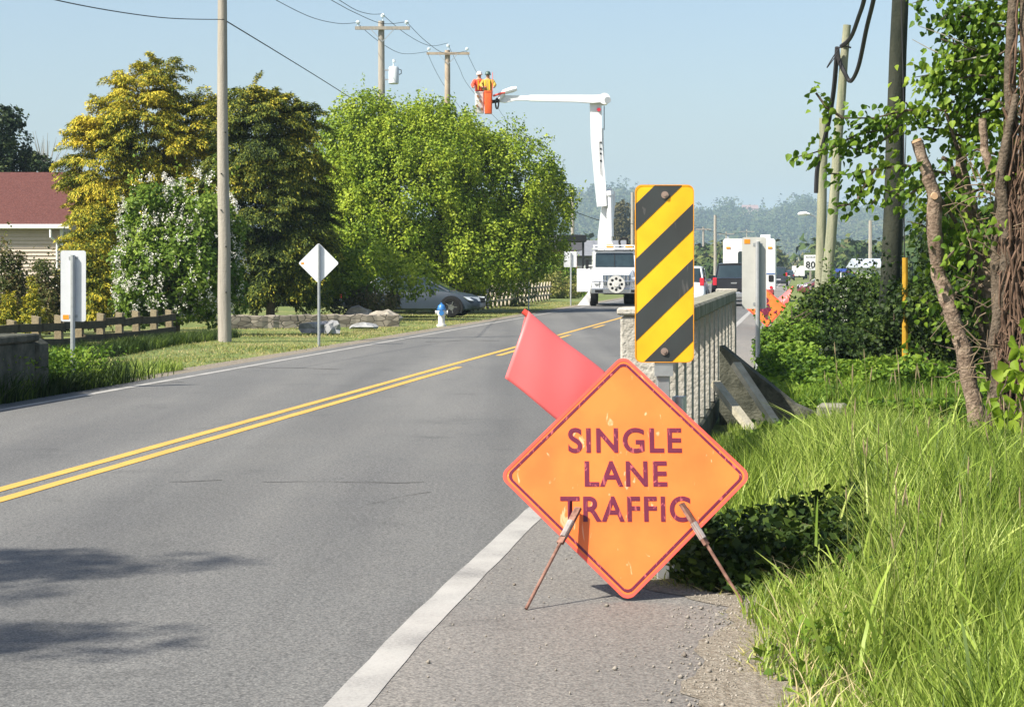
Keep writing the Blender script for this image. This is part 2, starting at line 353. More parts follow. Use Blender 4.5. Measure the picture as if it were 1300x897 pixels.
def ico(n=2):
    bm = bmesh.new(); bmesh.ops.create_icosphere(bm, subdivisions=n, radius=1); v = np.array([x.co[:] for x in bm.verts]); f = np.array([[q.index for q in x.verts] for x in bm.faces]); bm.free(); return v, f
IV, IF = ico(2)
def woods(name, pos, hgt, wid, m, rg, label, cat, leafk=46):
    """many crowns, each a ragged cloud of leaf clusters; together one mass"""
    pos = np.array([[float(c) for c in p] for p in pos]); hgt = np.array(hgt, float); wid = np.array(wid, float); n = len(pos)
    con = rg.random(n) < 0.3; k = np.repeat(np.arange(n), leafk); u = norm(rg.normal(0,1,(len(k),3))); u[:,1] = -np.abs(u[:,1])*0.9; zz = u[:,2]
    sc_ = np.where(con[k], np.clip(0.62*(1-zz), 0.06, 1), 1.0)*rg.uniform(0.75,1.12,len(k))
    p = pos[k] + np.stack([u[:,0]*wid[k]*sc_, u[:,1]*wid[k]*sc_, hgt[k]*(0.52+0.48*zz*rg.uniform(0.85,1.08,len(k)))], -1)
    sz = wid[k]*0.52
    v, f = leaves(p, norm(rg.normal(0,1,(len(k),3))), sz, sz*0.8, rg, fold=0.2, face=norm(u + np.array([0,0,0.5])))
    ob = npmesh(name, v, f, m); tag(ob, label, cat, kind='stuff'); return ob
rg = np.random.default_rng(11)
n = 7500; px = rg.uniform(560, 1420, n); yy = rg.uniform(1060, 1640, n)*KH; xx = (px - 650)/FPX*yy
keep = rg.random(n) < 0.95; xx, yy = xx[keep], yy[keep]
woods('forest', list(zip(xx, yy, hz(xx, yy))), KH*rg.uniform(7, 15, len(xx)) * np.where(rg.random(len(xx)) < .06, 1.5, 1), KH*rg.uniform(2.6, 5.2, len(xx)),
      leafmat('far_wood', [(0.018,0.034,0.016),(0.035,0.06,0.022),(0.07,0.09,0.03),(0.10,0.10,0.045)], 0.0, 0.9, 0.01, 0.6), rg,
      'far wooded hillside fading blue in the haze behind the road', 'forest')
# tall dark groups that break the skyline of the ridge
pos = []; hh = []; ww = []
for p0, dp, top, k in ((925,9,250,9), (1018,12,246,12), (995,8,256,6), (735,14,255,8), (800,10,246,7), (1165,20,262,10), (1238,18,266,10), (690,14,262,8), (960,16,274,8)):
    for _ in range(k):
        p_ = p0 + rg.normal(0, dp*0.6); t_ = top + abs(rg.normal(0,6)); y_ = HD + rg.uniform(-20,30)*KH
        zt = EYE + (YH - t_)/FPX*y_; zb = float(hz(np.array((p_-650)/FPX*y_), np.array(y_)))
        pos.append(((p_-650)/FPX*y_, y_, zb-3)); hh.append(max(8, zt-zb+3)); ww.append(KH*rg.uniform(3.5,6))
woods('forest', pos, hh, ww, _m['far_wood'], rg, 'taller dark trees breaking the skyline of the far ridge', 'forest')
# middle distance hedgerows
pos = []; hh = []; ww = []
def row(p0, p1, d0, d1, top, k, wr=(2,4.2)):
    for _ in range(k):
        p_ = rg.uniform(p0, p1); y_ = rg.uniform(d0, d1); t_ = top + rg.uniform(0, 14)
        pos.append(((p_-650)/FPX*y_, y_, 0)); hh.append(max(2.5, EYE + (YH - t_)/FPX*y_)); ww.append(rg.uniform(*wr))
row(640, 800, 380, 460, 302, 60); row(875, 975, 380, 470, 306, 60); row(880, 935, 300, 340, 320, 26, (1.5,3)); row(1030, 1330, 330, 460, 300, 120)
row(960, 1000, 600, 700, 318, 30); row(1015, 1060, 600, 700, 320, 30); row(1150, 1330, 200, 260, 290, 60, (2,3.5)); row(-200, 640, 260, 400, 296, 200)
woods('distant_treeline', pos, hh, ww, leafmat('mid_wood', [(0.02,0.04,0.014),(0.04,0.07,0.02),(0.09,0.11,0.03),(0.12,0.10,0.05)], 0.0, 0.9, 0.03, 0.6), rg,
      'green and brown tree belt across the fields behind the far traffic', 'trees')

# ---- haze over everything
hb = MB(); hb.box((-3200, -100, -4.0), (3200, 6500, 190))
hm = bpy.data.materials.new('air'); hm.use_nodes = True; n_ = hm.node_tree; n_.nodes.remove(n_.nodes['Principled BSDF'])
pv = n_.nodes.new('ShaderNodeVolumePrincipled'); pv.inputs['Density'].default_value = HAZE_DENSITY; pv.inputs['Color'].default_value = (0.62,0.84,1.0,1)
pv.inputs['Anisotropy'].default_value = 0.0
n_.links.new(pv.outputs[0], n_.nodes['Material Output'].inputs['Volume'])
hz_o = hb.build('haze', hm); tag(hz_o, 'pale blue summer haze veiling the far hills', 'haze', kind='stuff')

# ================================================================== COMMON MATERIALS
M_wood_pole = mat('weathered_pole', (0.26,0.235,0.20), 0.9, scale=3, bump=0.5, bscale=30, col2=(0.40,0.37,0.32))
M_wood_green = mat('treated_pole', (0.15,0.17,0.11), 0.9, scale=2.2, bump=0.5, bscale=30, col2=(0.32,0.31,0.22))
M_wood_dark = mat('shadow_mottled_pole', (0.008,0.013,0.010), 0.9, scale=1.1, bump=0.6, bscale=26, col2=(0.055,0.058,0.042))  # patches of cast shadow mottled into the dark green colour
for m_ in (M_wood_pole, M_wood_green, M_wood_dark):
    m_.node_tree.nodes['Principled BSDF'].inputs['Specular IOR Level'].default_value = 0.1
    n = m_.node_tree; nz = [x for x in n.nodes if x.type == 'TEX_NOISE'][0]; tc = [x for x in n.nodes if x.type == 'TEX_COORD'][0]
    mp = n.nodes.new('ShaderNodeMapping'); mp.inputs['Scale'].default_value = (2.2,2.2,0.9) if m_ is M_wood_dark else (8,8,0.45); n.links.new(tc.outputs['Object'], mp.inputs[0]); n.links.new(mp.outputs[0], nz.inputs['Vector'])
M_galv = mat('galvanised', (0.42,0.44,0.45), 0.45, metal=0.6, scale=12)
M_sheet = mat('sign_back', (0.62,0.64,0.66), 0.5, var=0.06, metal=0.15, scale=5)
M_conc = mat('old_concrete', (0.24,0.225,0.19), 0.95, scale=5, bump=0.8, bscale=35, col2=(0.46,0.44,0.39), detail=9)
M_conc_olive = mat('olive_concrete', (0.12,0.12,0.08), 0.95, scale=4, bump=0.8, bscale=35, col2=(0.34,0.33,0.27), detail=9)  # concrete in a darker olive tone
M_conc_dark = mat('shade_concrete', (0.018,0.022,0.016), 0.95, scale=4, bump=0.8, bscale=35, col2=(0.13,0.13,0.10), detail=9)  # dark copy of the concrete, shade put into its colour
M_black = mat('black_rubber', (0.010,0.010,0.010), 0.75, bump=0.2)
M_rubber = M_black
M_truckwhite = mat('white_truck_paint', (0.74,0.75,0.76), 0.3, var=0.04, coat=0.4, scale=3)
M_chrome = mat('chrome', (0.62,0.64,0.66), 0.22, metal=0.9, var=0.1)
M_glass = mat('vehicle_glass', (0.02,0.035,0.04), 0.08, var=0.3, scale=2, coat=0.5)
M_dark = mat('dark_steel', (0.015,0.016,0.018), 0.7)
M_red = mat('red_lens', (0.55,0.02,0.04), 0.3, coat=0.5)
M_amber = mat('amber_lens', (0.75,0.28,0.02), 0.3, coat=0.5)
M_wire = mat('cable_black', (0.03,0.03,0.032), 0.7)
M_ins = mat('porcelain', (0.6,0.68,0.72), 0.3)
M_bark = mat('bark', (0.045,0.034,0.024), 0.95, scale=14, bump=1.0, bscale=45, col2=(0.17,0.135,0.10), detail=10)

# ================================================================== BRIDGE PARAPETS
def parapet_right():
    t = thing('bridge_parapet', 'weathered concrete balustrade of the bridge behind the striped marker board', 'bridge railing', R(-0.97, 13.0))
    t.rotation_euler.z = -RANG
    L = 16.2; b = MB()
    # end post with broken arris
    b.box((-0.13,-0.16,-0.1), (0.13,0.30,1.31), 0.02); b.box((-0.15,-0.18,1.312), (0.15,0.33,1.36), 0.012); b.build('end_post', M_conc, t)
    b = MB(); b.box((-0.13,0.335,1.16), (0.13,L-0.32,1.30), 0.02); b.build('cap_rail', M_conc_olive, t)
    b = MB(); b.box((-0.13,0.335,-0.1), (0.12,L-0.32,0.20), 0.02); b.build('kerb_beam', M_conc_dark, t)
    k = 0; y = 0.75
    first = None
    while y < L - 0.6:
        if first is None:
            b = MB(); b.box((-0.115,-0.11,0.202), (0.112,0.11,1.158), 0.012); first = b.build('baluster', M_conc, t, (0,y,0))
        else:
            c = first.copy(); C.objects.link(c); c.parent = t; c.location = (0,y,0)
        y += 1.15
    b = MB(); b.box((-0.14,L-0.30,-0.1), (0.13,L,1.28), 0.02); b.box((-0.15,L-0.318,1.282), (0.15,L+0.03,1.33), 0.012); o = b.build('end_post', M_conc, t)
parapet_right()
# broken concrete wing wall stepping down the bank
t = thing('wing_wall', 'sloping concrete wing wall running down the bank beside the balustrade', 'retaining wall', R(-0.80, 21.5)); t.rotation_euler.z = -0.25
b = MB(); b.prism([(0,-0.3),(1.02,-0.3),(1.02,0.10),(0.78,0.20),(0.45,0.46),(0.02,0.80),(0,0.80)], 'y', 0, 0.24); b.build('slab', M_conc_dark, t)
b = MB(); b.box((1.022,-0.08,-0.3), (1.30,0.34,0.20), 0.02); b.build('end_block', M_conc_olive, t)
# pale bars added in place of sun stripes across its face
for (p0, p1, dd_, l_) in (((934,462),(990,546),20.9,'upper pale bar added as a sun stripe across the face of the wing wall'), ((908,486),(962,556),20.5,'lower pale bar added as a sun stripe between balustrade and wing wall')):
    c0 = G((p0[0]+p1[0])/2, dd_); t = thing('sun_stripe_bar', l_, 'board', c0)
    b = MB(); b.bar(P(p0[0],p0[1],dd_+0.42)-c0, P(p1[0],p1[1],dd_-0.15)-c0, 0.10, 0.06); b.build('stripe_bar', mat('sun_stripe_pale', (0.30,0.28,0.21), 0.9, scale=9, bump=.5, col2=(0.46,0.43,0.34)), t)
# left parapet end
t = thing('bridge_parapet', 'end of the left concrete bridge parapet with shade in its colour by the far road edge', 'bridge railing', R(-9.62, 26.0)); t.rotation_euler.z = -RANG
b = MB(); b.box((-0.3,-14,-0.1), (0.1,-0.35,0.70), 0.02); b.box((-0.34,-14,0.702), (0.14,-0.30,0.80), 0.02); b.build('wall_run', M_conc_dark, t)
b = MB(); b.box((-0.30,-0.298,-0.1), (0.12,0.1,0.72), 0.06); b.build('end_post', M_conc_dark, t)

# ================================================================== SIGNS
def text_mesh(txt, m, name, parent, w, h, cx, cz, y, off=0.0, xs=1.0):
    cu = bpy.data.curves.new(name, 'FONT'); cu.body = txt; cu.size = 1; cu.offset = off; cu.space_character = 1.12
    ob = bpy.data.objects.new('tmp', cu); C.objects.link(ob); dg = bpy.context.evaluated_depsgraph_get(); dg.update()
    me = bpy.data.meshes.new_from_object(ob.evaluated_get(dg)); bpy.data.objects.remove(ob)
    v = np.array([x.co[:] for x in me.vertices]); lo = v.min(0); hi = v.max(0)
    v2 = np.zeros_like(v); v2[:,0] = (v[:,0]-lo[0])/(hi[0]-lo[0])*w - w/2 + cx; v2[:,2] = (v[:,1]-lo[1])/(hi[1]-lo[1])*h - h/2 + cz; v2[:,1] = y
    me.vertices.foreach_set('co', v2.ravel().astype(np.float32)); me.materials.clear(); me.materials.append(m); me.update()
    me.name = name; o = bpy.data.objects.new(name, me); C.objects.link(o); o.parent = parent; return o

def worn(name, col, worn_col, lo=0.62, rough=0.45, scale=(14,14,3)):
    m = bpy.data.materials.new(name); m.use_nodes = True; n = m.node_tree; b = n.nodes['Principled BSDF']; b.inputs['Roughness'].default_value = rough
    tc = n.nodes.new('ShaderNodeTexCoord'); mp = n.nodes.new('ShaderNodeMapping'); mp.inputs['Scale'].default_value = scale; mp.inputs['Rotation'].default_value = (0,0.3,0)
    n.links.new(tc.outputs['Object'], mp.inputs[0]); a = n.nodes.new('ShaderNodeTexNoise'); a.inputs['Scale'].default_value = 1.5; a.inputs['Detail'].default_value = 7; a.inputs['Distortion'].default_value = 1.2
    n.links.new(mp.outputs[0], a.inputs['Vector']); s2 = n.nodes.new('ShaderNodeTexNoise'); s2.inputs['Scale'].default_value = 3.5; s2.inputs['Detail'].default_value = 4
    n.links.new(tc.outputs['Object'], s2.inputs['Vector'])
    r = ramp(n, [(0.0, col), (lo, col), (lo+0.05, worn_col)]); n.links.new(a.outputs['Fac'], r.inputs['Fac'])
    r2 = ramp(n, [(0.32, (0.86,0.78,0.76)), (0.62, (1.05,1.05,1.05))]); n.links.new(s2.outputs['Fac'], r2.inputs['Fac'])
    mx = n.nodes.new('ShaderNodeMix'); mx.data_type = 'RGBA'; mx.blend_type = 'MULTIPLY'; mx.inputs['Factor'].default_value = 1
    n.links.new(r.outputs[0], mx.inputs['A']); n.links.new(r2.outputs[0], mx.inputs['B']); n.links.new(mx.outputs['Result'], b.inputs['Base Color']); return m
M_orange = worn('orange_sheeting', (0.88,0.185,0.03), (0.92,0.42,0.22), 0.66)
M_orange_rim = mat('orange_rim', (0.86,0.09,0.06), 0.45, var=0.1)
M_maroon = worn('maroon_legend', (0.13,0.008,0.035), (0.42,0.09,0.10), 0.60, scale=(30,30,5))
M_rust = mat('rusty_rod', (0.11,0.055,0.04), 0.8, scale=22, col2=(0.30,0.17,0.13))

TILT = math.radians(19)
def diamond_pts(half, r, n=6):
    s = half / math.sqrt(2) ; pts = rrect(-s, -s, s, s, r, n)
    c = math.cos(math.pi/4); return [((x - y)*c, (x + y)*c) for x, y in pts]

def roadwork_sign(name, label, loc, half, rz, parts=True):
    t = thing(name, label, 'road sign', loc, rz)
    H = bpy.data.objects.new('face', None)
    # everything on the panel is modelled upright then leaned back about the bottom tip
    def lean(o):
        me = o.data; mt = Matrix.Rotation(-TILT, 4, 'X'); me.transform(mt); return o
    r_ = 0.05
    zc = half - r_ * (math.sqrt(2) - 1) + 0.012
    pl = diamond_pts(half, r_)
    b = MB(); b.prism([(x, z + zc) for x, z in pl], 'y', 0.0, 0.006); panel = lean(b.build('panel', M_orange, t, smooth=False))
    def ringstrip(nm, h1, r1, h2, r2, y, m):
        A = diamond_pts(h1, r1); B_ = diamond_pts(h2, r2); bb = MB(); k = len(A)
        bb.add([(x, y, z+zc) for x, z in A] + [(x, y, z+zc) for x, z in B_], [(i, (i+1) % k, k + (i+1) % k, k + i) for i in range(k)])
        return lean(bb.build(nm, m, t))
    ringstrip('rim_band', half-0.0005, r_, half-0.021, r_*0.8, -0.0018, M_orange_rim)
    ringstrip('border', half-0.034, r_*0.75, half-0.052, r_*0.6, -0.0022, M_maroon)
    return t, lean, zc
half = 0.625
d0 = 9.90
t, lean, zc = roadwork_sign('roadwork_sign', 'orange diamond SINGLE LANE TRAFFIC sign standing on the shoulder', G(797, d0, 0.0), half, 0.0)
SGN = 1 / 263.0
cs = math.cos(TILT)
for txt, x0, x1, y0, y1 in (('SINGLE', 723, 871, 552, 584), ('LANE', 744, 851, 594, 626), ('TRAFFIC', 712, 880, 638, 670)):
    o = text_mesh(txt, M_maroon, 'lettering', t, (x1-x0)*SGN, (y1-y0)*SGN/cs, ((x0+x1)/2-797)*SGN, (763-(y0+y1)/2)*SGN/cs + 0.012, -0.0022, 0.02)
    lean(o); 
# rolled edge shadow gap, stiffener at the back
b = MB(); b.box((-0.02,0.008,0.05), (0.02,0.03,1.15)); lean(b.build('rib', M_galv, t))
def leg(p, q, grip):
    p = Vector(p); q = Vector(q); g = p.lerp(q, grip)
    b = MB(); b.tube([p, g], 0.0085, 8); o = b.build('leg', M_rust, t, smooth=True)
    b = MB(); b.bar(g - (q-p)*0.02, q, 0.034, 0.016); h = b.build('clamp', M_rust, o)
    b = MB(); b.tube([g + (q-p)*0.04, g + (q-p)*0.2], 0.019, 8); b.build('sleeve', mat('worn_steel', (0.20,0.17,0.16), 0.7, scale=20, col2=(0.36,0.33,0.31)), o, smooth=True) if grip < 0.68 else None
leg((-0.494,-0.26,0.004), (-0.235,0.115,0.435), 0.66)
leg((0.546,-0.07,0.004), (0.27,0.125,0.455), 0.60)
b = MB(); b.tube([(0.0,0.36,0.93), (0.02,0.80,0.01)], 0.011, 8); b.build('rear_strut', M_rust, t, smooth=True)

# flag clipped behind the sign: vinyl folded over a slanting staff
M_flag = bpy.data.materials.new('flag_vinyl'); M_flag.use_nodes = True; n = M_flag.node_tree; pb_ = n.nodes['Principled BSDF']
pb_.inputs['Base Color'].default_value = (0.91,0.21,0.21,1); pb_.inputs['Roughness'].default_value = 0.45
tr = n.nodes.new('ShaderNodeBsdfTranslucent'); tr.inputs['Color'].default_value = (0.98,0.24,0.26,1)
ms = n.nodes.new('ShaderNodeMixShader'); ms.inputs['Fac'].default_value = 0.35
n.links.new(pb_.outputs[0], ms.inputs[1]); n.links.new(tr.outputs[0], ms.inputs[2]); n.links.new(ms.outputs[0], n.nodes['Material Output'].inputs['Surface'])
tcn = n.nodes.new('ShaderNodeTexCoord'); nzn = n.nodes.new('ShaderNodeTexNoise'); nzn.inputs['Scale'].default_value = 9; nzn.inputs['Detail'].default_value = 5
n.links.new(tcn.outputs['Object'], nzn.inputs['Vector']); bpn = n.nodes.new('ShaderNodeBump'); bpn.inputs['Strength'].default_value = 0.05; bpn.inputs['Distance'].default_value = 0.03
n.links.new(nzn.outputs['Fac'], bpn.inputs['Height']); n.links.new(bpn.outputs[0], pb_.inputs['Normal'])

def folded_flag(name, label, loc, A, B, hang, depth, rodr=0.009, scale=1.0):
    """A upper end and B lower end of the staff, hang = vector of the front sheet (local coordinates)"""
    t = thing(name, label, 'flag', loc)
    A = Vector(A); B = Vector(B); hg = Vector(hang); dn = Vector((0, depth, 0))
    nu, nv = 26, 34; V = []
    for i in range(nu + 1):
        u = i / nu; o = A.lerp(B, u)
        for j in range(nv + 1):
            v = j / nv
            # profile: front sheet bottom -> up over the staff -> part of the back sheet
            if v < 0.6:
                s = 1 - v / 0.6; bulge = -0.05 * math.sin(s ** 0.8 * math.pi) * scale - 0.015 * math.sin(u * math.pi)
                p = o + hg * s + Vector((0, -0.01, 0)) + Vector((0, bulge, 0)) - dn * 0.75 * s
            else:
                s = (v - 0.6) / 0.4; arc = math.sin(s * math.pi/2)
                p = o + dn * arc * 0.55 + hg * (0.30 * s ** 1.3) + Vector((0.0, -0.01 * (1 - s), 0.022 * scale * math.sin(s * math.pi)))
            p = p + Vector((0,0,1)) * (0.004 * scale * math.sin(u * 7 + v * 3)) + Vector((0,1,0))*(0.002*scale*math.sin(u*13+v*4))
            V.append(tuple(p))
    F = [(i*(nv+1)+j, i*(nv+1)+j+1, (i+1)*(nv+1)+j+1, (i+1)*(nv+1)+j) for i in range(nu) for j in range(nv)]
    b = MB(); b.add(V, F); o = b.build('sheet', M_flag, t, smooth=True, ang=80)
    so = o.modifiers.new('thick', 'SOLIDIFY'); so.thickness = 0.002 * scale
    b = MB(); ax = (B - A).normalized(); off = hg.normalized()*0.022*scale + Vector((0,0.012*scale,0)); b.tube([A - ax*0.03*scale + off, B + ax*0.30*scale + off], rodr, 8); b.build('staff', M_galv, t, smooth=True)
    b = MB(); b.tube([A - ax*0.030*scale + off*0.6, A + ax*0.004*scale + off*0.6], rodr*1.7, 10); b.build('staff_cap', M_orange_rim, t, smooth=True)
    return t
def loc_px(px, py, d, ref): return P(px, py, d) - ref
fd = 10.50; fr_ = G(745, fd)
A = loc_px(671, 396, fd, fr_); B = loc_px(770, 474, fd, fr_); Hh = loc_px(641, 478, fd, fr_) - A
t = folded_flag('warning_flag', 'pinkish red vinyl flag folded over a slanting staff behind the orange sign', fr_, A, B, Hh, 0.16)

# far flagger sign and its flag
fs = G(974, 57.0)
t2, lean2, zc2 = roadwork_sign('roadwork_sign', 'crumpled orange diamond sign with dark red figure far along the right edge', fs, 0.60, 0.12)
rgs = random.Random(4); b = MB()
b.prism([(0.02+x, 0.78+z) for x, z in circle(0,0,0.09,12)], 'y', -0.006, -0.003)
b.prism([(-0.12,0.66),(0.1,0.68),(0.16,0.5),(0.06,0.42),(0.08,0.24),(-0.02,0.2),(-0.1,0.42),(-0.2,0.48)], 'y', -0.006, -0.003)
b.prism([(0.2,0.42),(0.32,0.5),(0.3,0.38)], 'y', -0.006, -0.003); b.prism([(-0.3,0.55),(-0.2,0.62),(-0.18,0.52)], 'y', -0.006, -0.003)
lean2(b.build('figure', M_maroon, t2))
b = MB(); b.tube([(0,0.25,0.8), (0,0.8,0.0)], 0.012, 6); b.build('rear_strut', M_rust, t2)
fr2 = G(985, 58.0); A = loc_px(1006, 364, 58, fr2); B = loc_px(977, 388, 58, fr2); Hh = loc_px(1000, 383, 58, fr2) - A
folded_flag('warning_flag', 'small faded red flag slanting up beside the far orange sign', fr2, A, B, Hh, 0.3, 0.012, 1.4)

# hazard marker board
M_my = worn('marker_yellow', (0.97,0.52,0.015), (0.66,0.38,0.06), 0.72, 0.4)
M_mb = worn('marker_black', (0.040,0.047,0.048), (0.11,0.11,0.11), 0.64, 0.5)
M_mrim = mat('marker_edge', (0.75,0.30,0.02), 0.5)
def clip(poly, a, b_, c):      # keep a*x+b*y<=c
    out = []
    for i in range(len(poly)):
        p, q = poly[i], poly[(i+1) % len(poly)]; fp = a*p[0]+b_*p[1]-c; fq = a*q[0]+b_*q[1]-c
        if fp <= 0: out.append(p)
        if fp * fq < 0: s = fp/(fp-fq); out.append((p[0]+(q[0]-p[0])*s, p[1]+(q[1]-p[1])*s))
    return out
md = 10.57; ms_ = FPX / md
t = thing('hazard_marker', 'yellow and black diagonally striped marker board on a grey post before the balustrade', 'hazard marker', G(843.5, md))
def mz(py): return EYE - (py - YH)/ms_
def mx_(px): return (px - 843.5)/ms_
outer = rrect(mx_(806), mz(460), mx_(881), mz(234.5), 0.035)
b = MB(); b.prism(outer, 'y', 0, 0.004); b.build('board', M_my, t)
b = MB(); k = len(outer); inn = [(x*0.972, mz(347)+(z-mz(347))*0.991) for x, z in outer]
b.add([(x,-0.0035,z) for x, z in outer] + [(x,-0.0035,z) for x, z in inn], [(i,(i+1)%k,k+(i+1)%k,k+i) for i in range(k)]); b.build('edge_band', M_mrim, t)
b = MB()
for c0, c1 in ((105,195),(290,378),(475,565),(660,750)):
    # photo crop lines y = c - 0.97 (x-492) at 2.64x about (620,220)
    def ln(c): return (c/2.64 + 220)
    poly = inn
    # z >= line(lower) and z <= line(upper), line: py = ln(c) - 0.97*(px-806)
    za = mz(ln(c0)); zb_ = mz(ln(c1)); xl = mx_(806)
    poly = clip(poly, -0.97, 1, za - 0.97*xl)      # below the upper line
    poly = clip(poly, 0.97, -1, -zb_ + 0.97*xl)     # above the lower line
    if len(poly) > 2: b.add([(x,-0.0018,z) for x, z in poly], [tuple(range(len(poly)))])
b.build('stripes', M_mb, t)
M_bolt = mat('bolt_grey', (0.32,0.24,0.2), 0.6, metal=0.3)
for pp in ((844,247.5),(843.5,446)):
    b = MB(); b.prism(circle(mx_(pp[0]), mz(pp[1]), 0.019, 14), 'y', -0.008, 0.0); b.prism(circle(mx_(pp[0]), mz(pp[1]), 0.009, 8), 'y', -0.014, -0.0081); b.build('bolt', M_bolt, t)
b = MB(); b.box((-0.036,0.02,-0.2), (0.030,0.07,1.30), 0.006); b.build('post', M_galv, t)
for z0_, z1_ in ((1.05,1.14),(1.86,1.93)): b = MB(); b.box((-0.05,0.0045,z0_), (0.045,0.0195,z1_)); b.build('bracket', M_galv, t)
b = MB(); b.tube([(0.085,0.1,-0.1),(0.085,0.1,0.94)], 0.038, 12); b.build('sleeve', M_galv, t, smooth=True)
b = MB(); b.box((0.0,0.072,1.28), (0.02,0.09,1.9)); b.build('upper_post', M_galv, t)

# marker boards seen from the back
def back_board(label, px, d, w_, z0, z1, group=None, sticker=True, mat_=M_sheet, rz=0.0, px_post=0):
    t = thing('marker_board', label, 'hazard marker', G(px, d), rz)
    b = MB(); b.prism(rrect(-w_/2, z0, w_/2, z1, 0.035), 'y', 0.0, 0.006); b.build('board', mat_, t)
    b = MB(); b.tube([(px_post,-0.035,-0.15), (px_post,-0.035,z1-0.06)], 0.032, 10); b.build('post', M_galv, t, smooth=True)
    for zz in (z1-0.12, z0+0.05): b = MB(); b.box((px_post-0.06,-0.006,zz), (px_post+0.06,-0.001,zz+0.04)); b.build('bracket', M_galv, t)
    if sticker: b = MB(); sx = -w_/2+0.03; b.box((sx,-0.003,z0+0.03 if sticker == 1 else z1-0.09), (sx+0.08,-0.0005,z0+0.09 if sticker == 1 else z1-0.03)); b.build('sticker', M_amber, t)
    return t
s_ = FPX/27.6; back_board('white marker board seen from behind near the left parapet end', 93, 27.6, 32/s_, EYE-(408-YH)/s_, EYE-(318-YH)/s_, sticker=1)
s_ = FPX/28; back_board('grey marker board seen from behind at the far end of the balustrade', 957.5, 28, 31/s_, EYE-(392-YH)/s_, EYE-(301-YH)/s_, sticker=2, mat_=mat('sign_back_dull', (0.50,0.50,0.46), 0.6, var=.08), px_post=0.045)

# diamond sign back
d = 43.3; s_ = FPX/d
t = thing('diamond_sign', 'white diamond sign seen from behind on a thin pole left of the road', 'road sign', G(404.5, d))
b = MB(); b.prism([(x, z + EYE-(334-YH)/s_) for x, z in diamond_pts(0.43, 0.04)], 'y', 0, 0.006); b.build('panel', mat('sign_back_bright', (0.72,0.75,0.78), 0.5, var=.05), t)
b = MB(); b.tube([(0.01,-0.04,-0.1), (0.01,-0.04,EYE-(310-YH)/s_)], 0.03, 10); b.build('post', M_galv, t, smooth=True)
b = MB(); b.box((-0.37,-0.003,EYE-(335.5-YH)/s_), (-0.31,-0.0005,EYE-(333-YH)/s_)); b.build('sticker', M_amber, t)
# small rectangular sign back by the truck
d = 92; s_ = FPX/d
t = thing('rectangular_sign', 'small pale rectangular sign seen from behind left of the bucket truck', 'road sign', G(724, d))
b = MB(); b.prism(rrect(-0.29, EYE+3/s_, 0.29, EYE+23/s_, 0.04), 'y', 0, 0.006); b.build('panel', M_sheet, t)
b = MB(); b.tube([(0.02,-0.04,-0.1), (0.02,-0.04,EYE+21/s_)], 0.035, 8); b.build('post', M_galv, t, smooth=True)
# speed sign
d = 104; s_ = FPX/d
t = thing('speed_sign', 'white rectangular speed sign reading 80 beside the split pole pair', 'road sign', G(1029, d))
b = MB(); b.prism(rrect(-0.34, EYE-1/s_, 0.34, EYE+18.5/s_, 0.05), 'y', 0, 0.008); b.build('panel', mat('white_sheeting', (0.75,0.76,0.76), 0.5, var=.03), t)
text_mesh('80', M_dark, 'lettering', t, 0.48, 0.34, 0.0, EYE+6/s_, -0.004, 0.03)
text_mesh('MAXIMUM', M_dark, 'lettering', t, 0.46, 0.08, 0.0, EYE+15.5/s_, -0.004, 0.01)
text_mesh('km/h', M_dark, 'lettering', t, 0.22, 0.08, 0.0, EYE+1.2/s_, -0.004, 0.01)
b = MB(); b.box((-0.045,0.01,-0.1), (0.045,0.1,EYE+17/s_)); b.build('post', M_wood_pole, t)
# small blue sign
d = 110; s_ = FPX/d
t = thing('street_sign', 'tiny blue sign on a white pole right of the paired poles', 'sign', G(1068, d))
b = MB(); b.box((-0.3,0,EYE-3/s_), (0.3,0.02,EYE+1/s_)); b.build('panel', mat('blue_sheeting', (0.05,0.10,0.45), 0.5), t)
b = MB(); b.tube([(0,0.05,-0.1),(0,0.05,EYE)], 0.04, 8); b.build('post', M_sheet, t)

# ================================================================== UTILITY POLES AND WIRES
def pole(name, label, base, top, r0, r1, m, group=None, n=14, cat='utility pole'):
    t = thing(name, label, cat, (base.x, base.y, base.z)); o = top - base
    b = MB(); k = 9; rgp = random.Random(len(label)); pts = []; rr = []
    for i in range(k + 1):
        f = i/k; p = o * f + Vector((rgp.uniform(-.012,.012), rgp.uniform(-.012,.012), 0)) * (0 < i < k); pts.append(p); rr.append(r0 + (r1-r0)*f)
    b.tube(pts, rr, n); b.build('shaft', m, t, smooth=True); return t
def crossarm(t, z, half_, m, lean=0.0, braces=True, ins=(-0.9,0.88), topins=True, y=0.2):
    b = MB(); b.box((-half_, -y-0.06, z-0.07), (half_, -y+0.06, z+0.07)); a = b.build('crossarm', m, t)
    for f in ins:
        b = MB(); b.tube([(f*half_,-y,z+0.071),(f*half_,-y,z+0.20)], 0.02, 6); b.tube([(f*half_,-y,z+0.20),(f*half_,-y,z+0.27),(f*half_,-y,z+0.33)], [0.09,0.10,0.04], 10); b.build('insulator', M_ins, a, smooth=True)
    if braces:
        for sgn in (-1, 1): b = MB(); b.bar((0,-y-0.07,z-0.6), (sgn*0.55,-y-0.07,z-0.02), 0.03, 0.03); b.build('brace', M_galv, a)
    return a
# left roadside pole
bp_ = G(285.5, 45); tp_ = P(281, -120, 45)
t = pole('utility_pole', 'tall weathered grey pole standing on the grass left of the diamond sign', bp_, tp_, 0.150, 0.088, M_wood_pole)
rgq = random.Random(2)
for z in (1.1, 2.1, 2.9, 3.7, 4.6):
    b = MB(); b.prism(circle(rgq.uniform(-.07,.05), z, 0.016, 7), 'y', -0.16, -0.10); b.build('bolt', M_dark, t)
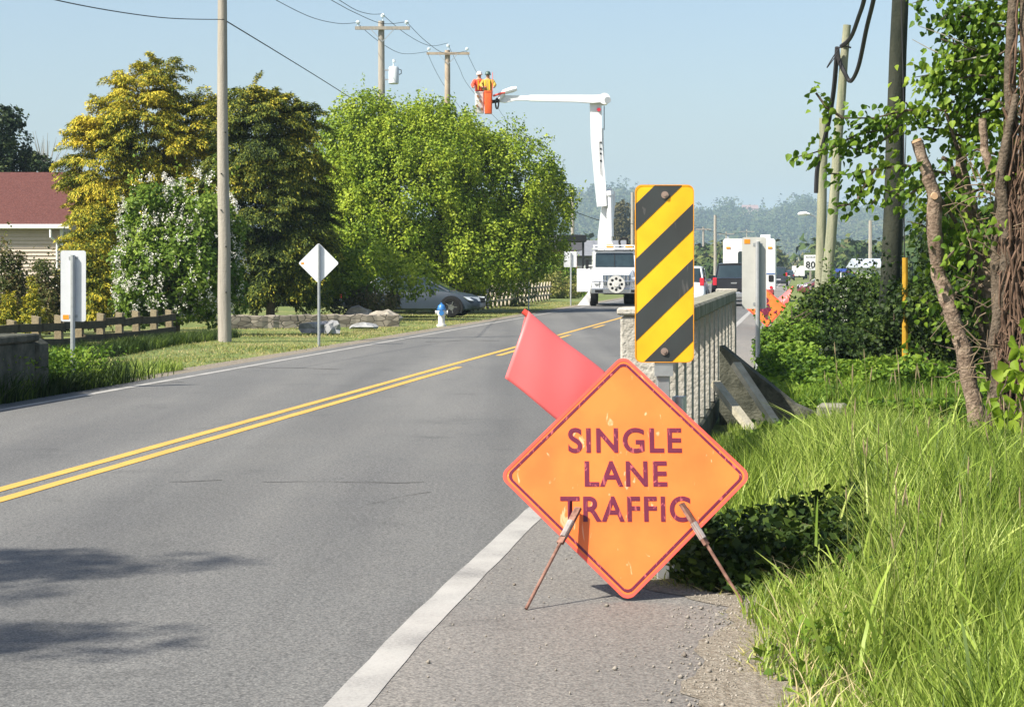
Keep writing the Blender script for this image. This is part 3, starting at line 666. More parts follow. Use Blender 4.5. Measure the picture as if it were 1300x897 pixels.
# pole A with transformer and pole B
dA = 90; sA = FPX/dA
poleA = pole('utility_pole', 'wooden pole with crossarm and transformer rising above the green tree', G(486, dA), P(484, 27, dA), 0.19, 0.135, M_wood_pole)
crossarm(poleA, EYE+(YH-36.5)/sA, 1.2, M_wood_pole); 
b = MB(); zt = EYE+(YH-27)/sA; b.tube([(0,0,zt),(0,0,zt+0.18)], 0.02, 6); b.tube([(0,0,zt+0.18),(0,0,zt+0.27),(0,0,zt+0.34)], [0.09,0.1,0.04], 10); b.build('insulator', M_ins, poleA, smooth=True)
b = MB(); x = (499-485)/sA; z0 = EYE+(YH-107)/sA; z1 = EYE+(YH-85)/sA
b.tube([(x,-0.05,z0),(x,-0.05,z0+0.04),(x,-0.05,z1-0.05),(x,-0.05,z1)], [0.19,0.225,0.225,0.19], 16); tf = b.build('transformer', mat('transformer_grey', (0.62,0.66,0.68), 0.45, var=.05), poleA, smooth=True)
b = MB(); b.tube([(x,-0.05,z1+0.003),(x-0.02,-0.05,z1+0.18),(x+0.02,-0.05,z1+0.22),(x,-0.05,z1+0.33)], [0.04,0.03,0.075,0.05], 8); b.build('bushing', M_ins, tf, smooth=True)
for zz in (z0+0.2, z1-0.15): b = MB(); b.bar((0,-0.05,zz),(x-0.2,-0.05,zz),0.06,0.06); b.build('mount', M_galv, tf)
b = MB(); b.tube([(x+0.2,-0.05,z1-0.1),(x+0.33,-0.05,z1-0.15),(x+0.33,-0.05,z1-0.3),(x+0.23,-0.05,z1-0.35)], 0.02, 6); b.build('lead', M_wire, tf)
dB = 115; sB = FPX/dB
poleB = pole('utility_pole', 'smaller wooden pole with crossarm just left of the bucket workers', G(569, dB), P(568, 64, dB), 0.19, 0.15, mat('pole_tan', (0.30,0.24,0.18), 0.9, col2=(0.42,0.35,0.27), scale=3))
crossarm(poleB, EYE+(YH-68.5)/sB, 1.2, _m['pole_tan'])
b = MB(); zt = EYE+(YH-64)/sB; b.tube([(0,0,zt),(0,0,zt+0.2)], 0.02, 6); b.tube([(0,0,zt+0.2),(0,0,zt+0.3),(0,0,zt+0.36)], [0.09,0.1,0.04], 10); b.build('insulator', M_ins, poleB, smooth=True)
# right side poles
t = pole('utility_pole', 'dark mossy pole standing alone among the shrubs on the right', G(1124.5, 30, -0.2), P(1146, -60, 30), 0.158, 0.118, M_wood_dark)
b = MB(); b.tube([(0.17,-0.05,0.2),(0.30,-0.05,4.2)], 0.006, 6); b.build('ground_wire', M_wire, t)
t = pole('utility_pole', 'pale leaning stub pole with sawn top and black cables tied to it', G(1043, 43, -0.2), P(1075.5, 32, 43), 0.130, 0.082, M_wood_green)
b = MB(); zt = P(1069, 60, 43) - G(1043, 43, -0.2); 
b.tube([zt + Vector((-0.02,-0.10,0.03)), zt + Vector((0.1,-0.12,0)), zt + Vector((0.17,-0.08,-0.02))], 0.02, 6); b.build('clamp', M_dark, t)
t = pole('utility_pole', 'shorter greenish pole directly behind the leaning stub pole', G(1038, 45, -0.2), P(1046, 150, 45), 0.115, 0.10, M_wood_green)
def cable(label, pts, r=0.02, cat='cable', name='cable', m=M_wire):
    """pts: (px, py, depth) real points in space, smoothed"""
    q = [P(*p) for p in pts]; fine = []
    for i in range(len(q) - 1):
        p0 = q[max(i-1,0)]; p1 = q[i]; p2 = q[i+1]; p3 = q[min(i+2, len(q)-1)]
        for k in range(8):
            u = k/8; fine.append(0.5*((2*p1) + (p2-p0)*u + (2*p0-5*p1+4*p2-p3)*u*u + (3*p1-p0-3*p2+p3)*u**3))
    fine.append(q[-1]); o0 = fine[0].copy(); b = MB(); b.tube([p - o0 for p in fine], r, 6); o = b.build(name, m, loc=o0, smooth=True); tag(o, label, cat); return o
cable('thick black cable dropping to the collar near the sawn top of the leaning pole', [(1104,-40,38),(1097,0,39),(1090,22,40.5),(1080,48,42.2),(1068,59,42.8)], 0.045)
cable('thick black cable looping down and back up beside the leaning pole', [(1116,-40,38),(1109,0,39),(1100,37,40.5),(1090,84,42),(1080,103,42.6),(1072,92,42.7),(1065,76,42.8),(1063,62,42.8)], 0.045)
cable('black cable running down between the two paired poles', [(1063,60,42.8),(1059,110,43.2),(1053,150,43.8),(1046,180,44.3),(1038,212,44.6),(1036,245,44.7)], 0.05)
cable('loose thin tie wires hanging left of the leaning pole top', [(1068,58,42.8),(1058,72,42.6),(1050,86,42.6),(1062,70,42.7)], 0.012)
# overhead lines
wire = lambda lab, pts, r=0.012: cable(lab, pts, r, 'overhead wire', 'power_line')
wire('single wire crossing the sky from top left corner to the grey roadside pole', [(-60,-40,30),(70,0,34),(200,22,40),(284,25,44.8)], 0.010)
wire('wire sloping down from the grey roadside pole into the green tree', [(284,25,44.9),(345,62,56),(410,102,72),(470,140,88)], 0.014)
wire('upper left wire sagging to the left insulator of the transformer pole', [(330,-14,66),(350,0,70),(395,22,79),(430,30,86),(453,29,89.7)])
wire('wire from the sky to the top insulator of the transformer pole', [(405,-14,68),(430,0,73),(452,13,80),(470,18,86),(485,18,89.8)])
wire('wire from the sky to the right insulator of the transformer pole', [(390,-16,67),(420,0,72),(450,16,79),(485,30,87),(516,28,89.7)])
wire('left wire sagging from the transformer pole to the next crossarm', [(453,29,89.7),(480,52,98),(510,68,106),(542,66,114.7)])
wire('middle wire sagging from the transformer pole to the next pole top', [(485,18,89.8),(515,43,98),(545,58,107),(568,55,114.8)])
wire('right wire sagging from the transformer pole to the next crossarm', [(516,28,89.7),(540,52,98),(565,68,107),(592,65,114.7)])
wire('left wire falling from the second pole crossarm behind the green tree', [(542,66,114.7),(553,90,122),(566,112,131),(585,138,142)])
wire('middle wire falling from the second pole top towards the bucket', [(568,55,114.8),(582,84,125),(597,112,136),(640,160,160),(700,205,195),(727,243,199.8)])
wire('right wire falling from the second pole crossarm behind the bucket', [(592,65,114.7),(603,88,123),(620,118,136),(660,175,160),(727,246,199.8)])
poleC = pole('utility_pole', 'distant plain pole beyond the right edge of the green tree', G(727, 200), P(727, 240, 200), 0.2, 0.14, M_wood_pole)
# far row of poles beyond the traffic
far = [(893,420,288,1),(908,300,273,0),(922,560,294,1),(948,780,291,1),(803,260,244,0)]
lab = ['far pole with crossarm nearest the right side of the striped board', 'far tall thin pole without crossarm left of the black pickup', 'far pole with crossarm behind the black pickup cab', 'far pole with crossarm above the white motorhome roof', 'thin far pole just left of the striped marker board top']
for (px, d, top, arm), l_ in zip(far, lab):
    s_ = FPX/d; p_ = pole('utility_pole', l_, G(px, d), P(px, top, d), 0.25, 0.2, M_wood_pole, n=8)
    if arm: b = MB(); zz = EYE+(YH-top-3)/s_; b.box((-10/s_,-0.3,zz-0.12),(10/s_,-0.1,zz+0.12)); b.build('crossarm', M_wood_pole, p_)
far2 = [(979,318,600),(985,322,640),(991,319,690),(996,324,740),(1000,322,800),(1004,327,860),(1041,318,430),(1105,280,300),(1014,326,700)]
for i, (px, top, d) in enumerate(far2):
    pole('utility_pole', 'tiny far pole standing in the hazy row where the road vanishes', G(px, d), P(px, top, d), 0.32, 0.25, M_wood_pole, n=6)['group'] = 'tiny far poles along the vanishing road'
wire('long thin wire across the hills above the far traffic', [(893,290,420),(905,294,480),(922,297,560),(935,296,660),(948,294,780)], 0.08)
wire('thin sagging line passing behind the striped board across the hills', [(727,268,200),(770,282,230),(803,284,259),(850,290,340),(893,289,419)], 0.035)
# cobra head street lamp
d = 120; s_ = FPX/d
t = thing('street_lamp', 'white cobra head lamp reaching out left of the paired poles', 'street lamp', G(1044, d))
b = MB(); b.tube([(0,0,-0.1),(0,0,EYE+(YH-285)/s_)], 0.09, 8); b.build('post', M_wood_pole, t)
b = MB(); b.tube([(0,-0.1,EYE+(YH-282)/s_),(-0.5,-0.1,EYE+(YH-274)/s_),(-0.8,-0.1,EYE+(YH-272)/s_)], 0.03, 6); b.build('arm', M_galv, t)
b = MB(); b.tube([(-0.75,-0.1,EYE+(YH-272)/s_),(-1.0,-0.1,EYE+(YH-271)/s_),(-1.35,-0.1,EYE+(YH-271.5)/s_),(-1.45,-0.1,EYE+(YH-272)/s_)], [0.05,0.12,0.1,0.04], 8); b.build('lamp_head', M_truckwhite, t, smooth=True)
# yellow guy wire guard
t = thing('guy_wire_guard', 'yellow plastic guy wire guard standing right of the dark pole', 'guy guard', G(1149, 27.5))
b = MB(); s_ = FPX/27.5; b.tube([(0,0,0.3),(0.0,0,EYE+(YH-327)/s_)], [0.042,0.038], 8); b.build('guard', mat('yellow_plastic', (0.40,0.23,0.02), 0.6, var=.3, scale=4), t, smooth=True)
b = MB(); b.tube([(0,0,-0.1),(-0.02,0,EYE+(YH-130)/s_),(-0.06,0,EYE+(YH+40)/s_)], 0.008, 6); b.build('guy_wire', M_wire, t)

# ================================================================== VEHICLES  (local: front towards +Y unless turned)
def wheel(parent, x, y, r=0.33, w_=0.22, rim=M_chrome, side=1):
    b = MB(); pr = [(-w_/2,r*0.62),(-w_/2,r*0.93),(-w_/2+0.03,r),(w_/2-0.03,r),(w_/2,r*0.93),(w_/2,r*0.62)]
    rings = [[(p[0], p[1]*math.cos(a), p[1]*math.sin(a)) for p in pr] for a in [2*math.pi*k/24 for k in range(24)]]
    rings.append(rings[0]); b.loft(rings, cap=False); o = b.build('wheel', M_rubber, parent, (x,y,r), smooth=True)
    b = MB(); b.prism(circle(0,0,r*0.30,14), 'x', -w_/2+0.01, w_/2-0.01)
    for k in range(5):
        a = 2*math.pi*k/5; b.bar((side*w_*0.38, r*0.22*math.cos(a), r*0.22*math.sin(a)), (side*w_*0.38, r*0.62*math.cos(a), r*0.62*math.sin(a)), r*0.16, 0.03)
    b.prism(circle(0,0,r*0.64,20), 'x', -0.02, 0.0); b.build('rim', rim, o); return o
def body_ring(y, w_, z0, z1, cr=0.0, tum=0.06):
    h = z1 - z0
    return [(-w_*0.90,y,z0),(-w_*0.985,y,z0+0.10*h),(-w_,y,z0+0.45*h),(-w_*0.985,y,z0+0.78*h),(-w_*0.93,y,z1),(-w_*0.5,y,z1+cr),(w_*0.5,y,z1+cr),(w_*0.93,y,z1),(w_*0.985,y,z0+0.78*h),(w_,y,z0+0.45*h),(w_*0.985,y,z0+0.10*h),(w_*0.90,y,z0)]
def cab_ring(y, wb, wt, z0, z1, cr=0.03):
    return [(-wb,y,z0),(-(wb+wt)/2-0.01,y,(z0+z1)/2),(-wt,y,z1-0.03),(-wt*0.86,y,z1+cr*0.3),(0,y,z1+cr),(wt*0.86,y,z1+cr*0.3),(wt,y,z1-0.03),((wb+wt)/2+0.01,y,(z0+z1)/2),(wb,y,z0)]
def make_car(name, label, loc, rz, paint, L=4.6, W=0.9, belt=0.92, roof=1.42, style='sedan', group=None, seats=True):
    t = thing(name, label, 'car' if style != 'pickup' else 'pickup truck', loc, rz, group)
    h = L/2; z0 = 0.22
    if style == 'suv':
        st = [(-h,W*0.93,z0+0.12,belt-0.02),(-h+0.08,W*0.97,z0,belt),(-h+0.9,W,z0,belt),(h-1.6,W,z0,belt),(h-1.1,W,z0,belt-0.02),(h-0.35,W*0.95,z0,belt-0.12),(h-0.05,W*0.82,z0+0.08,belt-0.22),(h,W*0.75,z0+0.15,belt-0.32)]
        cab = [(-h+0.04,W*0.9,W*0.78,belt,belt+0.02),(-h+0.30,W*0.9,W*0.76,belt,roof-0.02),(-h+1.2,W*0.91,W*0.79,belt,roof),(0.3,W*0.91,W*0.79,belt,roof-0.01),(0.75,W*0.90,W*0.77,belt,roof-0.08),(1.35,W*0.88,W*0.74,belt-0.01,belt+0.04)]
        rf = [(-h+0.27,W*0.76,roof-0.02),(-h+1.2,W*0.79,roof),(0.3,W*0.79,roof-0.01),(0.72,W*0.77,roof-0.07)]
    elif style == 'pickup':
        st = [(-h,W*0.95,z0+0.25,belt+0.02),(-h+0.06,W*0.99,z0+0.15,belt+0.04),(-h+1.7,W,z0+0.12,belt+0.04),(0.2,W,z0+0.05,belt+0.02),(h-1.4,W,z0+0.05,belt),(h-0.4,W*0.97,z0+0.05,belt-0.08),(h-0.05,W*0.88,z0+0.1,belt-0.16),(h,W*0.8,z0+0.2,belt-0.26)]
        cab = [(-h+1.75,W*0.88,W*0.74,belt+0.02,belt+0.06),(-h+1.92,W*0.88,W*0.74,belt+0.02,roof-0.02),(-h+2.6,W*0.88,W*0.76,belt,roof),(0.5,W*0.88,W*0.76,belt,roof-0.02),(0.8,W*0.88,W*0.74,belt,roof-0.08),(1.35,W*0.86,W*0.72,belt-0.02,belt+0.03)]
        rf = [(-h+1.89,W*0.74,roof-0.02),(-h+2.6,W*0.76,roof),(0.5,W*0.76,roof-0.02),(0.78,W*0.74,roof-0.08)]
    else:
        st = [(-h,W*0.80,z0+0.18,belt-0.10),(-h+0.08,W*0.90,z0+0.05,belt-0.03),(-h+0.7,W*0.98,z0,belt),(-0.6,W,z0,belt-0.01),(0.8,W,z0,belt-0.02),(h-1.1,W*0.99,z0,belt-0.06),(h-0.45,W*0.94,z0,belt-0.17),(h-0.10,W*0.80,z0+0.03,belt-0.30),(h,W*0.66,z0+0.1,belt-0.40)]
        cab = [(-h+0.55,W*0.84,W*0.66,belt-0.02,belt+0.02),(-h+1.25,W*0.88,W*0.66,belt-0.02,roof-0.06),(-0.5,W*0.89,W*0.70,belt-0.02,roof),(0.2,W*0.89,W*0.70,belt-0.02,roof-0.03),(0.6,W*0.88,W*0.69,belt-0.03,roof-0.12),(1.35,W*0.84,W*0.68,belt-0.06,belt-0.02)]
        rf = [(-h+1.2,W*0.66,roof-0.07),(-0.5,W*0.70,roof),(0.2,W*0.70,roof-0.03),(0.55,W*0.69,roof-0.10)]
    b = MB(); b.loft([body_ring(y, w_, a, c, 0.03) for y, w_, a, c in st]); b.build('body', paint, t, smooth=True, ang=40)
    b = MB(); b.loft([cab_ring(*c) for c in cab]); b.build('window_band', M_glass, t, smooth=True, ang=40)
    b = MB(); b.loft([[(-w_*1.03,y,z-0.05),(-w_*1.02,y,z-0.005),(-w_*0.86,y,z+0.022),(0,y,z+0.045),(w_*0.86,y,z+0.022),(w_*1.02,y,z-0.005),(w_*1.03,y,z-0.05)] for y, w_, z in rf]); b.build('roof', paint, t, smooth=True)
    for sx in (-1, 1):
        c0, c1, c3, c4 = cab[0], cab[1], cab[-2], cab[-1]
        for (a, q) in ((c0, c1), (c4, c3)):
            b = MB(); b.tube([(sx*(a[1]*0.99), a[0], a[3]), (sx*(q[2]*1.02), q[0], q[4]-0.03)], 0.035, 6); b.build('pillar', paint, t)
        m1 = cab[2]; b = MB(); b.bar((sx*m1[1]*1.005, m1[0]+0.5, m1[3]), (sx*m1[2]*1.03, m1[0]+0.5, m1[4]-0.03), 0.03, 0.07); b.build('pillar', M_dark, t)
        for wy in (-h+0.85, h-0.92):
            r_ = 0.33 if style != 'pickup' else 0.39
            b = MB(); b.prism([(wy+(r_+0.07)*math.cos(a), r_+(r_+0.06)*math.sin(a)) for a in [math.pi*k/12 for k in range(-2,15)]], 'x', sx*(W-0.14), sx*(W+0.004)); b.build('wheel_arch', M_dark, t)
            wheel(t, sx*(W-0.09), wy, r_, 0.22, side=sx)
        b = MB(); b.box((sx*(W+0.02)-0.09, cab[-2][0]+0.05, belt+0.02), (sx*(W+0.02)+0.09, cab[-2][0]+0.15, belt+0.15), 0.02); b.build('wing_mirror', paint, t)
        # tail lamps
        zt = belt-0.28 if style != 'suv' else belt-0.14
        th = 0.34 if style != 'sedan' else 0.14
        b = MB(); b.box((sx*W*0.84-0.09, -h-0.012, zt), (sx*W*0.84+0.09, -h+0.12, zt+th), 0.02); b.build('tail_light', M_red, t)
        zf = belt-0.36 if style == 'sedan' else belt-0.30
        b = MB(); b.loft([[(sx*W*0.60, h-0.02, zf),(sx*W*0.93, h-0.36, zf+0.02),(sx*W*0.97, h-0.52, zf+0.14),(sx*W*0.62, h-0.10, zf+0.12)],
                          [(sx*W*0.60, h+0.02, zf),(sx*W*0.95, h-0.30, zf+0.02),(sx*W*0.99, h-0.50, zf+0.15),(sx*W*0.62, h-0.04, zf+0.13)]]); b.build('headlight', mat('lamp_glass', (0.55,0.6,0.65), 0.15, coat=0.5), t)
    b = MB(); b.box((-0.26,-h-0.02,0.56 if style != 'pickup' else 0.50),(0.26,-h-0.004,0.68 if style != 'pickup' else 0.62)); b.build('number_plate', M_sheet, t)
    b = MB(); b.box((-W*0.9,-h-0.06,z0+0.16),(W*0.9,-h+0.05,z0+0.38),0.03); b.build('bumper', M_chrome if style == 'pickup' else paint, t)
    b = MB(); b.box((-W*0.45,h-0.02,z0+0.25),(W*0.45,h+0.015,z0+0.42),0.01); b.build('grille', M_dark, t)
    return t
M_silver = mat('silver_blue_paint', (0.03,0.045,0.065), 0.45, var=0.05, metal=0.0, coat=0.0)
M_pblack = mat('black_paint', (0.012,0.013,0.018), 0.25, var=0.2, coat=0.7)
M_pwhite = mat('white_paint', (0.66,0.70,0.74), 0.3, var=0.04, coat=0.6)
make_car('parked_car', 'silver sedan parked nose right in the shade under the green tree', G(526, 70), -math.pi/2 - 0.16, M_silver, L=4.75, belt=0.90, roof=1.38)
make_car('parked_car', 'white hatchback seen from behind just right of the striped board', G(871, 88), -RANG, M_pwhite, L=4.5, W=0.93, belt=1.05, roof=1.72, style='suv')
t = make_car('pickup_truck', 'black pickup seen from behind between balustrade and grey marker board', G(934, 92), -RANG, M_pblack, L=5.6, W=0.98, belt=1.18, roof=1.86, style='pickup')
b = MB(); b.box((-0.72,-2.83,0.72),(0.72,-2.815,1.16)); b.build('tailgate', mat('black_paint_dull', (0.02,0.021,0.026), 0.4), t)
b = MB(); b.box((-0.13,-2.84,0.98),(0.13,-2.832,1.04)); b.build('badge', M_chrome, t)
make_car('distant_car', 'tiny dark car far down the road beside the white box van', G(1001, 300), -RANG, mat('navy_paint', (0.03,0.035,0.05), 0.3, coat=.5), L=4.4, belt=0.95, roof=1.45)
make_car('distant_car', 'dark vehicle partly hidden right of the motorhome rear corner', G(988, 200), -RANG, _m['navy_paint'], L=4.6, W=0.95, belt=1.1, roof=1.8, style='suv')
make_car('distant_car', 'small maroon car half hidden behind the roadside shrubs on the right', G(1061, 120), math.pi/2, mat('maroon_paint', (0.12,0.02,0.025), 0.3, coat=.5), L=4.4, belt=0.95, roof=1.5)
# motorhome
d = 101; s_ = FPX/d
t = thing('motorhome', 'white motorhome seen from behind ahead of the black pickup', 'motorhome', G(951, d), -RANG)
b = MB(); prof = [(-1.28,0.62),(1.28,0.62),(1.28,3.02),(1.20,3.12),(-1.20,3.12),(-1.28,3.02)]; b.prism(prof, 'y', 0, 6.2); b.build('body', mat('motorhome_white', (0.72,0.73,0.72), 0.4, var=.03), t)
b = MB(); b.box((-1.26,-0.015,1.36),(1.26,-0.002,1.43)); b.build('blue_stripe', mat('stripe_blue', (0.10,0.16,0.34), 0.5), t)
b = MB(); b.prism(rrect(-0.55,1.7,0.55,2.5,0.12), 'y', -0.02, -0.002); b.build('window', M_glass, t)
b = MB(); b.prism(rrect(0.95,1.0,1.2,1.32,0.05), 'y', -0.02, -0.002); b.build('hatch', M_dark, t)
for sx in (-1,1):
    b = MB(); b.box((sx*1.02-0.10,-0.03,2.62),(sx*1.02+0.10,-0.002,2.72)); b.build('marker_light', M_amber, t)
    b = MB(); b.prism(circle(sx*1.08,0.72,0.08,12),'y',-0.03,-0.002); b.build('tail_light', M_red, t)
    for y in (1.2, 5.0): wheel(t, sx*1.05, y, 0.36, 0.22, side=sx)
b = MB(); b.box((-1.2,-0.25,0.42),(1.2,-0.02,0.60),0.02); b.build('bumper', mat('bumper_red', (0.30,0.04,0.04), 0.5), t)
b = MB(); b.box((0.55,0.3,3.122),(1.05,1.2,3.32),0.03); b.build('roof_vent', M_pwhite, t)
b = MB()
for y in (0.1,1.6,3.2): b.tube([(-1.1,y,3.122),(-1.1,y,3.22)],0.02,6)
b.tube([(-1.1,0.05,3.22),(-1.1,3.3,3.22)],0.02,6); b.build('roof_rail', M_chrome, t)
# far box van
t = thing('box_van', 'tiny white box van far down the road near the vanishing point', 'van', G(1013.5, 325), -RANG)
b = MB(); b.box((-1.0,0,0.55),(1.0,4.2,2.15),0.04); b.build('box', M_truckwhite, t); b = MB(); b.box((-0.9,4.21,0.5),(0.9,6,1.8),0.1); b.build('cab', M_truckwhite, t)
b = MB(); b.box((-0.95,-0.02,0.35),(0.95,0.2,0.54)); b.build('bumper', M_dark, t)
for sx in (-1,1):
    for y in (0.9,5.0): wheel(t, sx*0.85, y, 0.36, 0.22, side=sx)

# ---- bucket truck
d = 90.0; s_ = FPX/d; TX = 781.5
def L_(px, py, y=0.0): return Vector(((px-TX)/s_, y, EYE-(py-YH)/s_))
T = thing('bucket_truck', 'white utility truck with raised boom facing the camera in the left lane', 'bucket truck', G(TX, d))
def TB(name, m, fn, parent=T, **k):
    b = MB(); fn(b); return b.build(name, m, parent, **k)
W_ = M_truckwhite
b = MB()   # hood, tapering forward (front towards -Y)
def hr(y, w_, z0, z1): return [(-w_,y,z0),(-w_*1.0,y,z0+0.6*(z1-z0)),(-w_*0.86,y,z1-0.04),(-w_*0.5,y,z1),(w_*0.5,y,z1),(w_*0.86,y,z1-0.04),(w_*1.0,y,z0+0.6*(z1-z0)),(w_,y,z0)]
b.loft([hr(-1.0,0.60,0.75,1.40), hr(-0.85,0.68,0.72,1.47), hr(-0.2,0.78,0.70,1.56), hr(0.75,0.92,0.70,1.64)]); b.build('hood', W_, T, smooth=True)
for sx in (-1,1):
    b = MB(); b.loft([[(sx*0.60,-0.92,0.72),(sx*1.10,-0.80,0.72),(sx*1.12,-0.78,1.02),(sx*0.95,-0.85,1.20),(sx*0.62,-0.94,1.24)], [(sx*0.70,0.55,0.72),(sx*1.14,0.55,0.72),(sx*1.14,0.55,1.10),(sx*1.05,0.5,1.24),(sx*0.74,0.5,1.35)]]); b.build('fender', W_, T, smooth=True)
    b = MB(); b.prism(rrect(sx*0.86-0.15,0.98,sx*0.86+0.15,1.12,0.04),'y',-0.93,-0.86); b.build('headlight', mat('headlamp', (0.7,0.72,0.74), 0.15, coat=0.6), T)
    b = MB(); b.box((sx*1.22-0.07,0.85,1.62),(sx*1.22+0.07,0.95,2.05),0.02); b.tube([(sx*0.95,1.0,1.7),(sx*1.2,0.95,1.7)],0.015,6); b.tube([(sx*0.95,1.0,2.0),(sx*1.2,0.95,2.0)],0.015,6); b.build('wing_mirror', M_dark, T)
    wheel(T, sx*0.98, -0.05, 0.50, 0.27, W_, sx); wheel(T, sx*0.85, 4.2, 0.50, 0.5, W_, sx)
b = MB(); cabr = lambda y, w0, w1, z0, z1: [(-w0,y,z0),(-w1,y,z1-0.08),(-w1*0.92,y,z1),(w1*0.92,y,z1),(w1,y,z1-0.08),(w0,y,z0)]
b.loft([cabr(0.76,0.97,0.95,0.62,1.62), cabr(0.80,0.98,0.95,0.62,1.66), cabr(1.10,0.99,0.93,0.62,2.40), cabr(1.35,0.99,0.93,0.62,2.45), cabr(2.5,0.99,0.93,0.62,2.45)]); b.build('cab', W_, T, smooth=True)
def slope(z): return 0.80 + (z-1.66)*0.405
b = MB(); pts = [(-0.87,1.70),(0.87,1.70),(0.85,2.28),(0.80,2.33),(-0.80,2.33),(-0.85,2.28)]
b.loft([[(x, slope(z)-0.012, z) for x, z in pts], [(x, slope(z)+0.01, z) for x, z in pts]]); ws = b.build('windscreen', M_glass, T)
b = MB(); b.bar((0,slope(1.7)-0.025,1.7),(0,slope(2.33)-0.025,2.33),0.03,0.02); b.build('divider', M_dark, ws)
b = MB(); b.prism([(-0.58,0.92),(0.58,0.92),(0.62,1.36),(-0.62,1.36)],'y',-1.06,-1.005); g_ = b.build('grille', mat('grille_grey', (0.16,0.20,0.25), 0.4, metal=.5), T)
for k in range(7):
    b = MB(); b.box((-0.54+k*0.165-0.0,-1.085,0.94),(-0.54+k*0.165+0.07,-1.062,1.33)); b.build('grille_bar', M_chrome, g_)
dc = (780.4-TX)/s_; dz = EYE-(360.4-YH)/s_
b = MB(); b.prism(circle(dc,dz,0.38,28),'y',-1.30,-1.20); b.prism(circle(dc,dz,0.12,14),'y',-1.34,-1.301); dd = b.build('hose_reel', mat('reel_grey', (0.58,0.58,0.55), 0.5), T)
b = MB()
for k in range(8): a = 2*math.pi*k/8; b.prism(circle(dc+0.24*math.cos(a), dz+0.24*math.sin(a), 0.062, 8),'y',-1.304,-1.301)
b.build('hole', M_dark, dd)
b = MB(); b.box((-1.13,-1.18,0.56),(1.13,-1.0,0.78),0.03); b.build('bumper', M_chrome, T)
b = MB(); b.tube([(-1.1,-1.12,0.8),(-1.1,-1.12,1.08),(1.1,-1.12,1.08),(1.1,-1.12,0.8)],0.03,8); 
for x in (-0.75,0.75): b.tube([(x,-1.12,0.8),(x,-1.12,1.08)],0.025,6)
b.build('bull_bar', M_chrome, T, smooth=True)
for sx in (-1,1):
    b = MB(); b.box((sx*0.78-0.17,-1.192,0.60),(sx*0.78+0.17,-1.182,0.72)); b.build('vent', M_dark, T)
b = MB(); b.box((-0.45,0.3,0.5),(0.45,6.2,0.7)); b.build('chassis', M_dark, T)
for sx in (-1,1):
    b = MB(); b.box((sx*0.92-0.25,2.7,0.72),(sx*0.92+0.25,6.6,1.75),0.02); b.build('cabinet', W_, T)
b = MB(); b.box((-1.15,2.62,1.752),(1.15,6.4,1.80)); b.build('deck', W_, T)
b = MB()   # rack and clutter above the cab
b.box((-0.95,0.9,2.50),(0.95,2.4,2.56)); 
for x in (-0.9,-0.45,0,0.45,0.9): b.tube([(x,0.95,2.44),(x,0.95,2.66)],0.025,6)
b.tube([(-0.95,0.95,2.66),(0.95,0.95,2.66)],0.025,6); b.build('cab_rack', W_, T)
b = MB(); b.box((-0.35,1.1,2.562),(-0.05,1.4,2.72),0.02); b.box((0.5,1.1,2.562),(0.8,1.4,2.7),0.02); b.build('beacon', M_amber, T)
b = MB(); b.tube([(0.30,1.7,2.58),(0.25,1.7,2.86),(0.35,1.7,3.0),(0.6,1.7,2.98),(0.62,1.7,2.7)],0.05,8); b.build('hose', M_black, T, smooth=True)
b = MB(); b.box((-1.64,1.9,0.60),(-1.06,1.95,1.63),0.015); b.build('cabinet_door', W_, T)
b = MB(); b.prism([(-1.62,0.0),(-1.08,0.0),(-1.06,0.62),(-1.12,0.62)],'y',1.6,1.75); b.build('outrigger', W_, T)
b = MB(); b.box((1.05,1.6,0.1),(1.3,1.8,0.7),0.02); b.box((0.95,1.5,0.0),(1.4,1.9,0.07)); b.build('outrigger', W_, T)
# turret and booms
yb = 4.4
def U(px, py, y=yb): return L_(px, py, 0) * ((d+y)/d) + Vector((0, y, 0)) + Vector((G(TX,d).x*(y/d), 0, EYE*(1-(d+y)/d)))
b = MB(); b.tube([U(771,336)+Vector((0,0,-0.9)),U(771,322)],0.42,16); b.build('turret', W_, T, smooth=True)
def beam(pts, ws, ds):
    b = MB(); rings = []
    for i, p in enumerate(pts):
        tt = (pts[min(i+1,len(pts)-1)] - pts[max(i-1,0)]).normalized(); n_ = Vector((-tt.z,0,tt.x)); w_ = ws[i]/2; dd_ = ds[i]/2
        rings.append([p - n_*w_ + Vector((0,-dd_,0)), p + n_*w_ + Vector((0,-dd_,0)), p + n_*w_ + Vector((0,dd_,0)), p - n_*w_ + Vector((0,dd_,0))])
    return b.loft(rings)
beam([U(769,322),U(768,300),U(772,262),U(774,244),U(771,240)],[0.72,0.66,0.6,0.5,0.2],[0.5]*5).build('lower_boom', W_, T)
beam([U(764,262,4.0),U(762,235,4.0),U(757,180,4.0),U(756,128,4.0)],[0.44,0.50,0.50,0.54],[0.42]*4).build('middle_boom', W_, T)
b = MB(); b.tube([U(775,300,3.95),U(774,248,3.95)],0.15,10); b.tube([U(774,248,3.95),U(773,242,3.95)],[0.2,0.2],10); b.build('lift_cylinder', W_, T, smooth=True)
b = MB(); b.tube([U(765.5,220,3.9),U(764.5,163,3.9)],0.07,8); b.build('hydraulic_line', W_, T)
b = MB(); b.tube([U(767,165,4.0),U(767,135,4.0)],0.018,6); b.tube([U(763,222,3.75),U(761,180,3.75)],0.010,6); b.build('hose', M_dark, T)
b = MB()
for pz in (182,190,196,205): b.prism([(U(762,pz).x+x, U(762,pz).z+z) for x, z in circle(0,0,0.045,8)],'y',3.77,3.788)
b.build('bolt', M_dark, T)
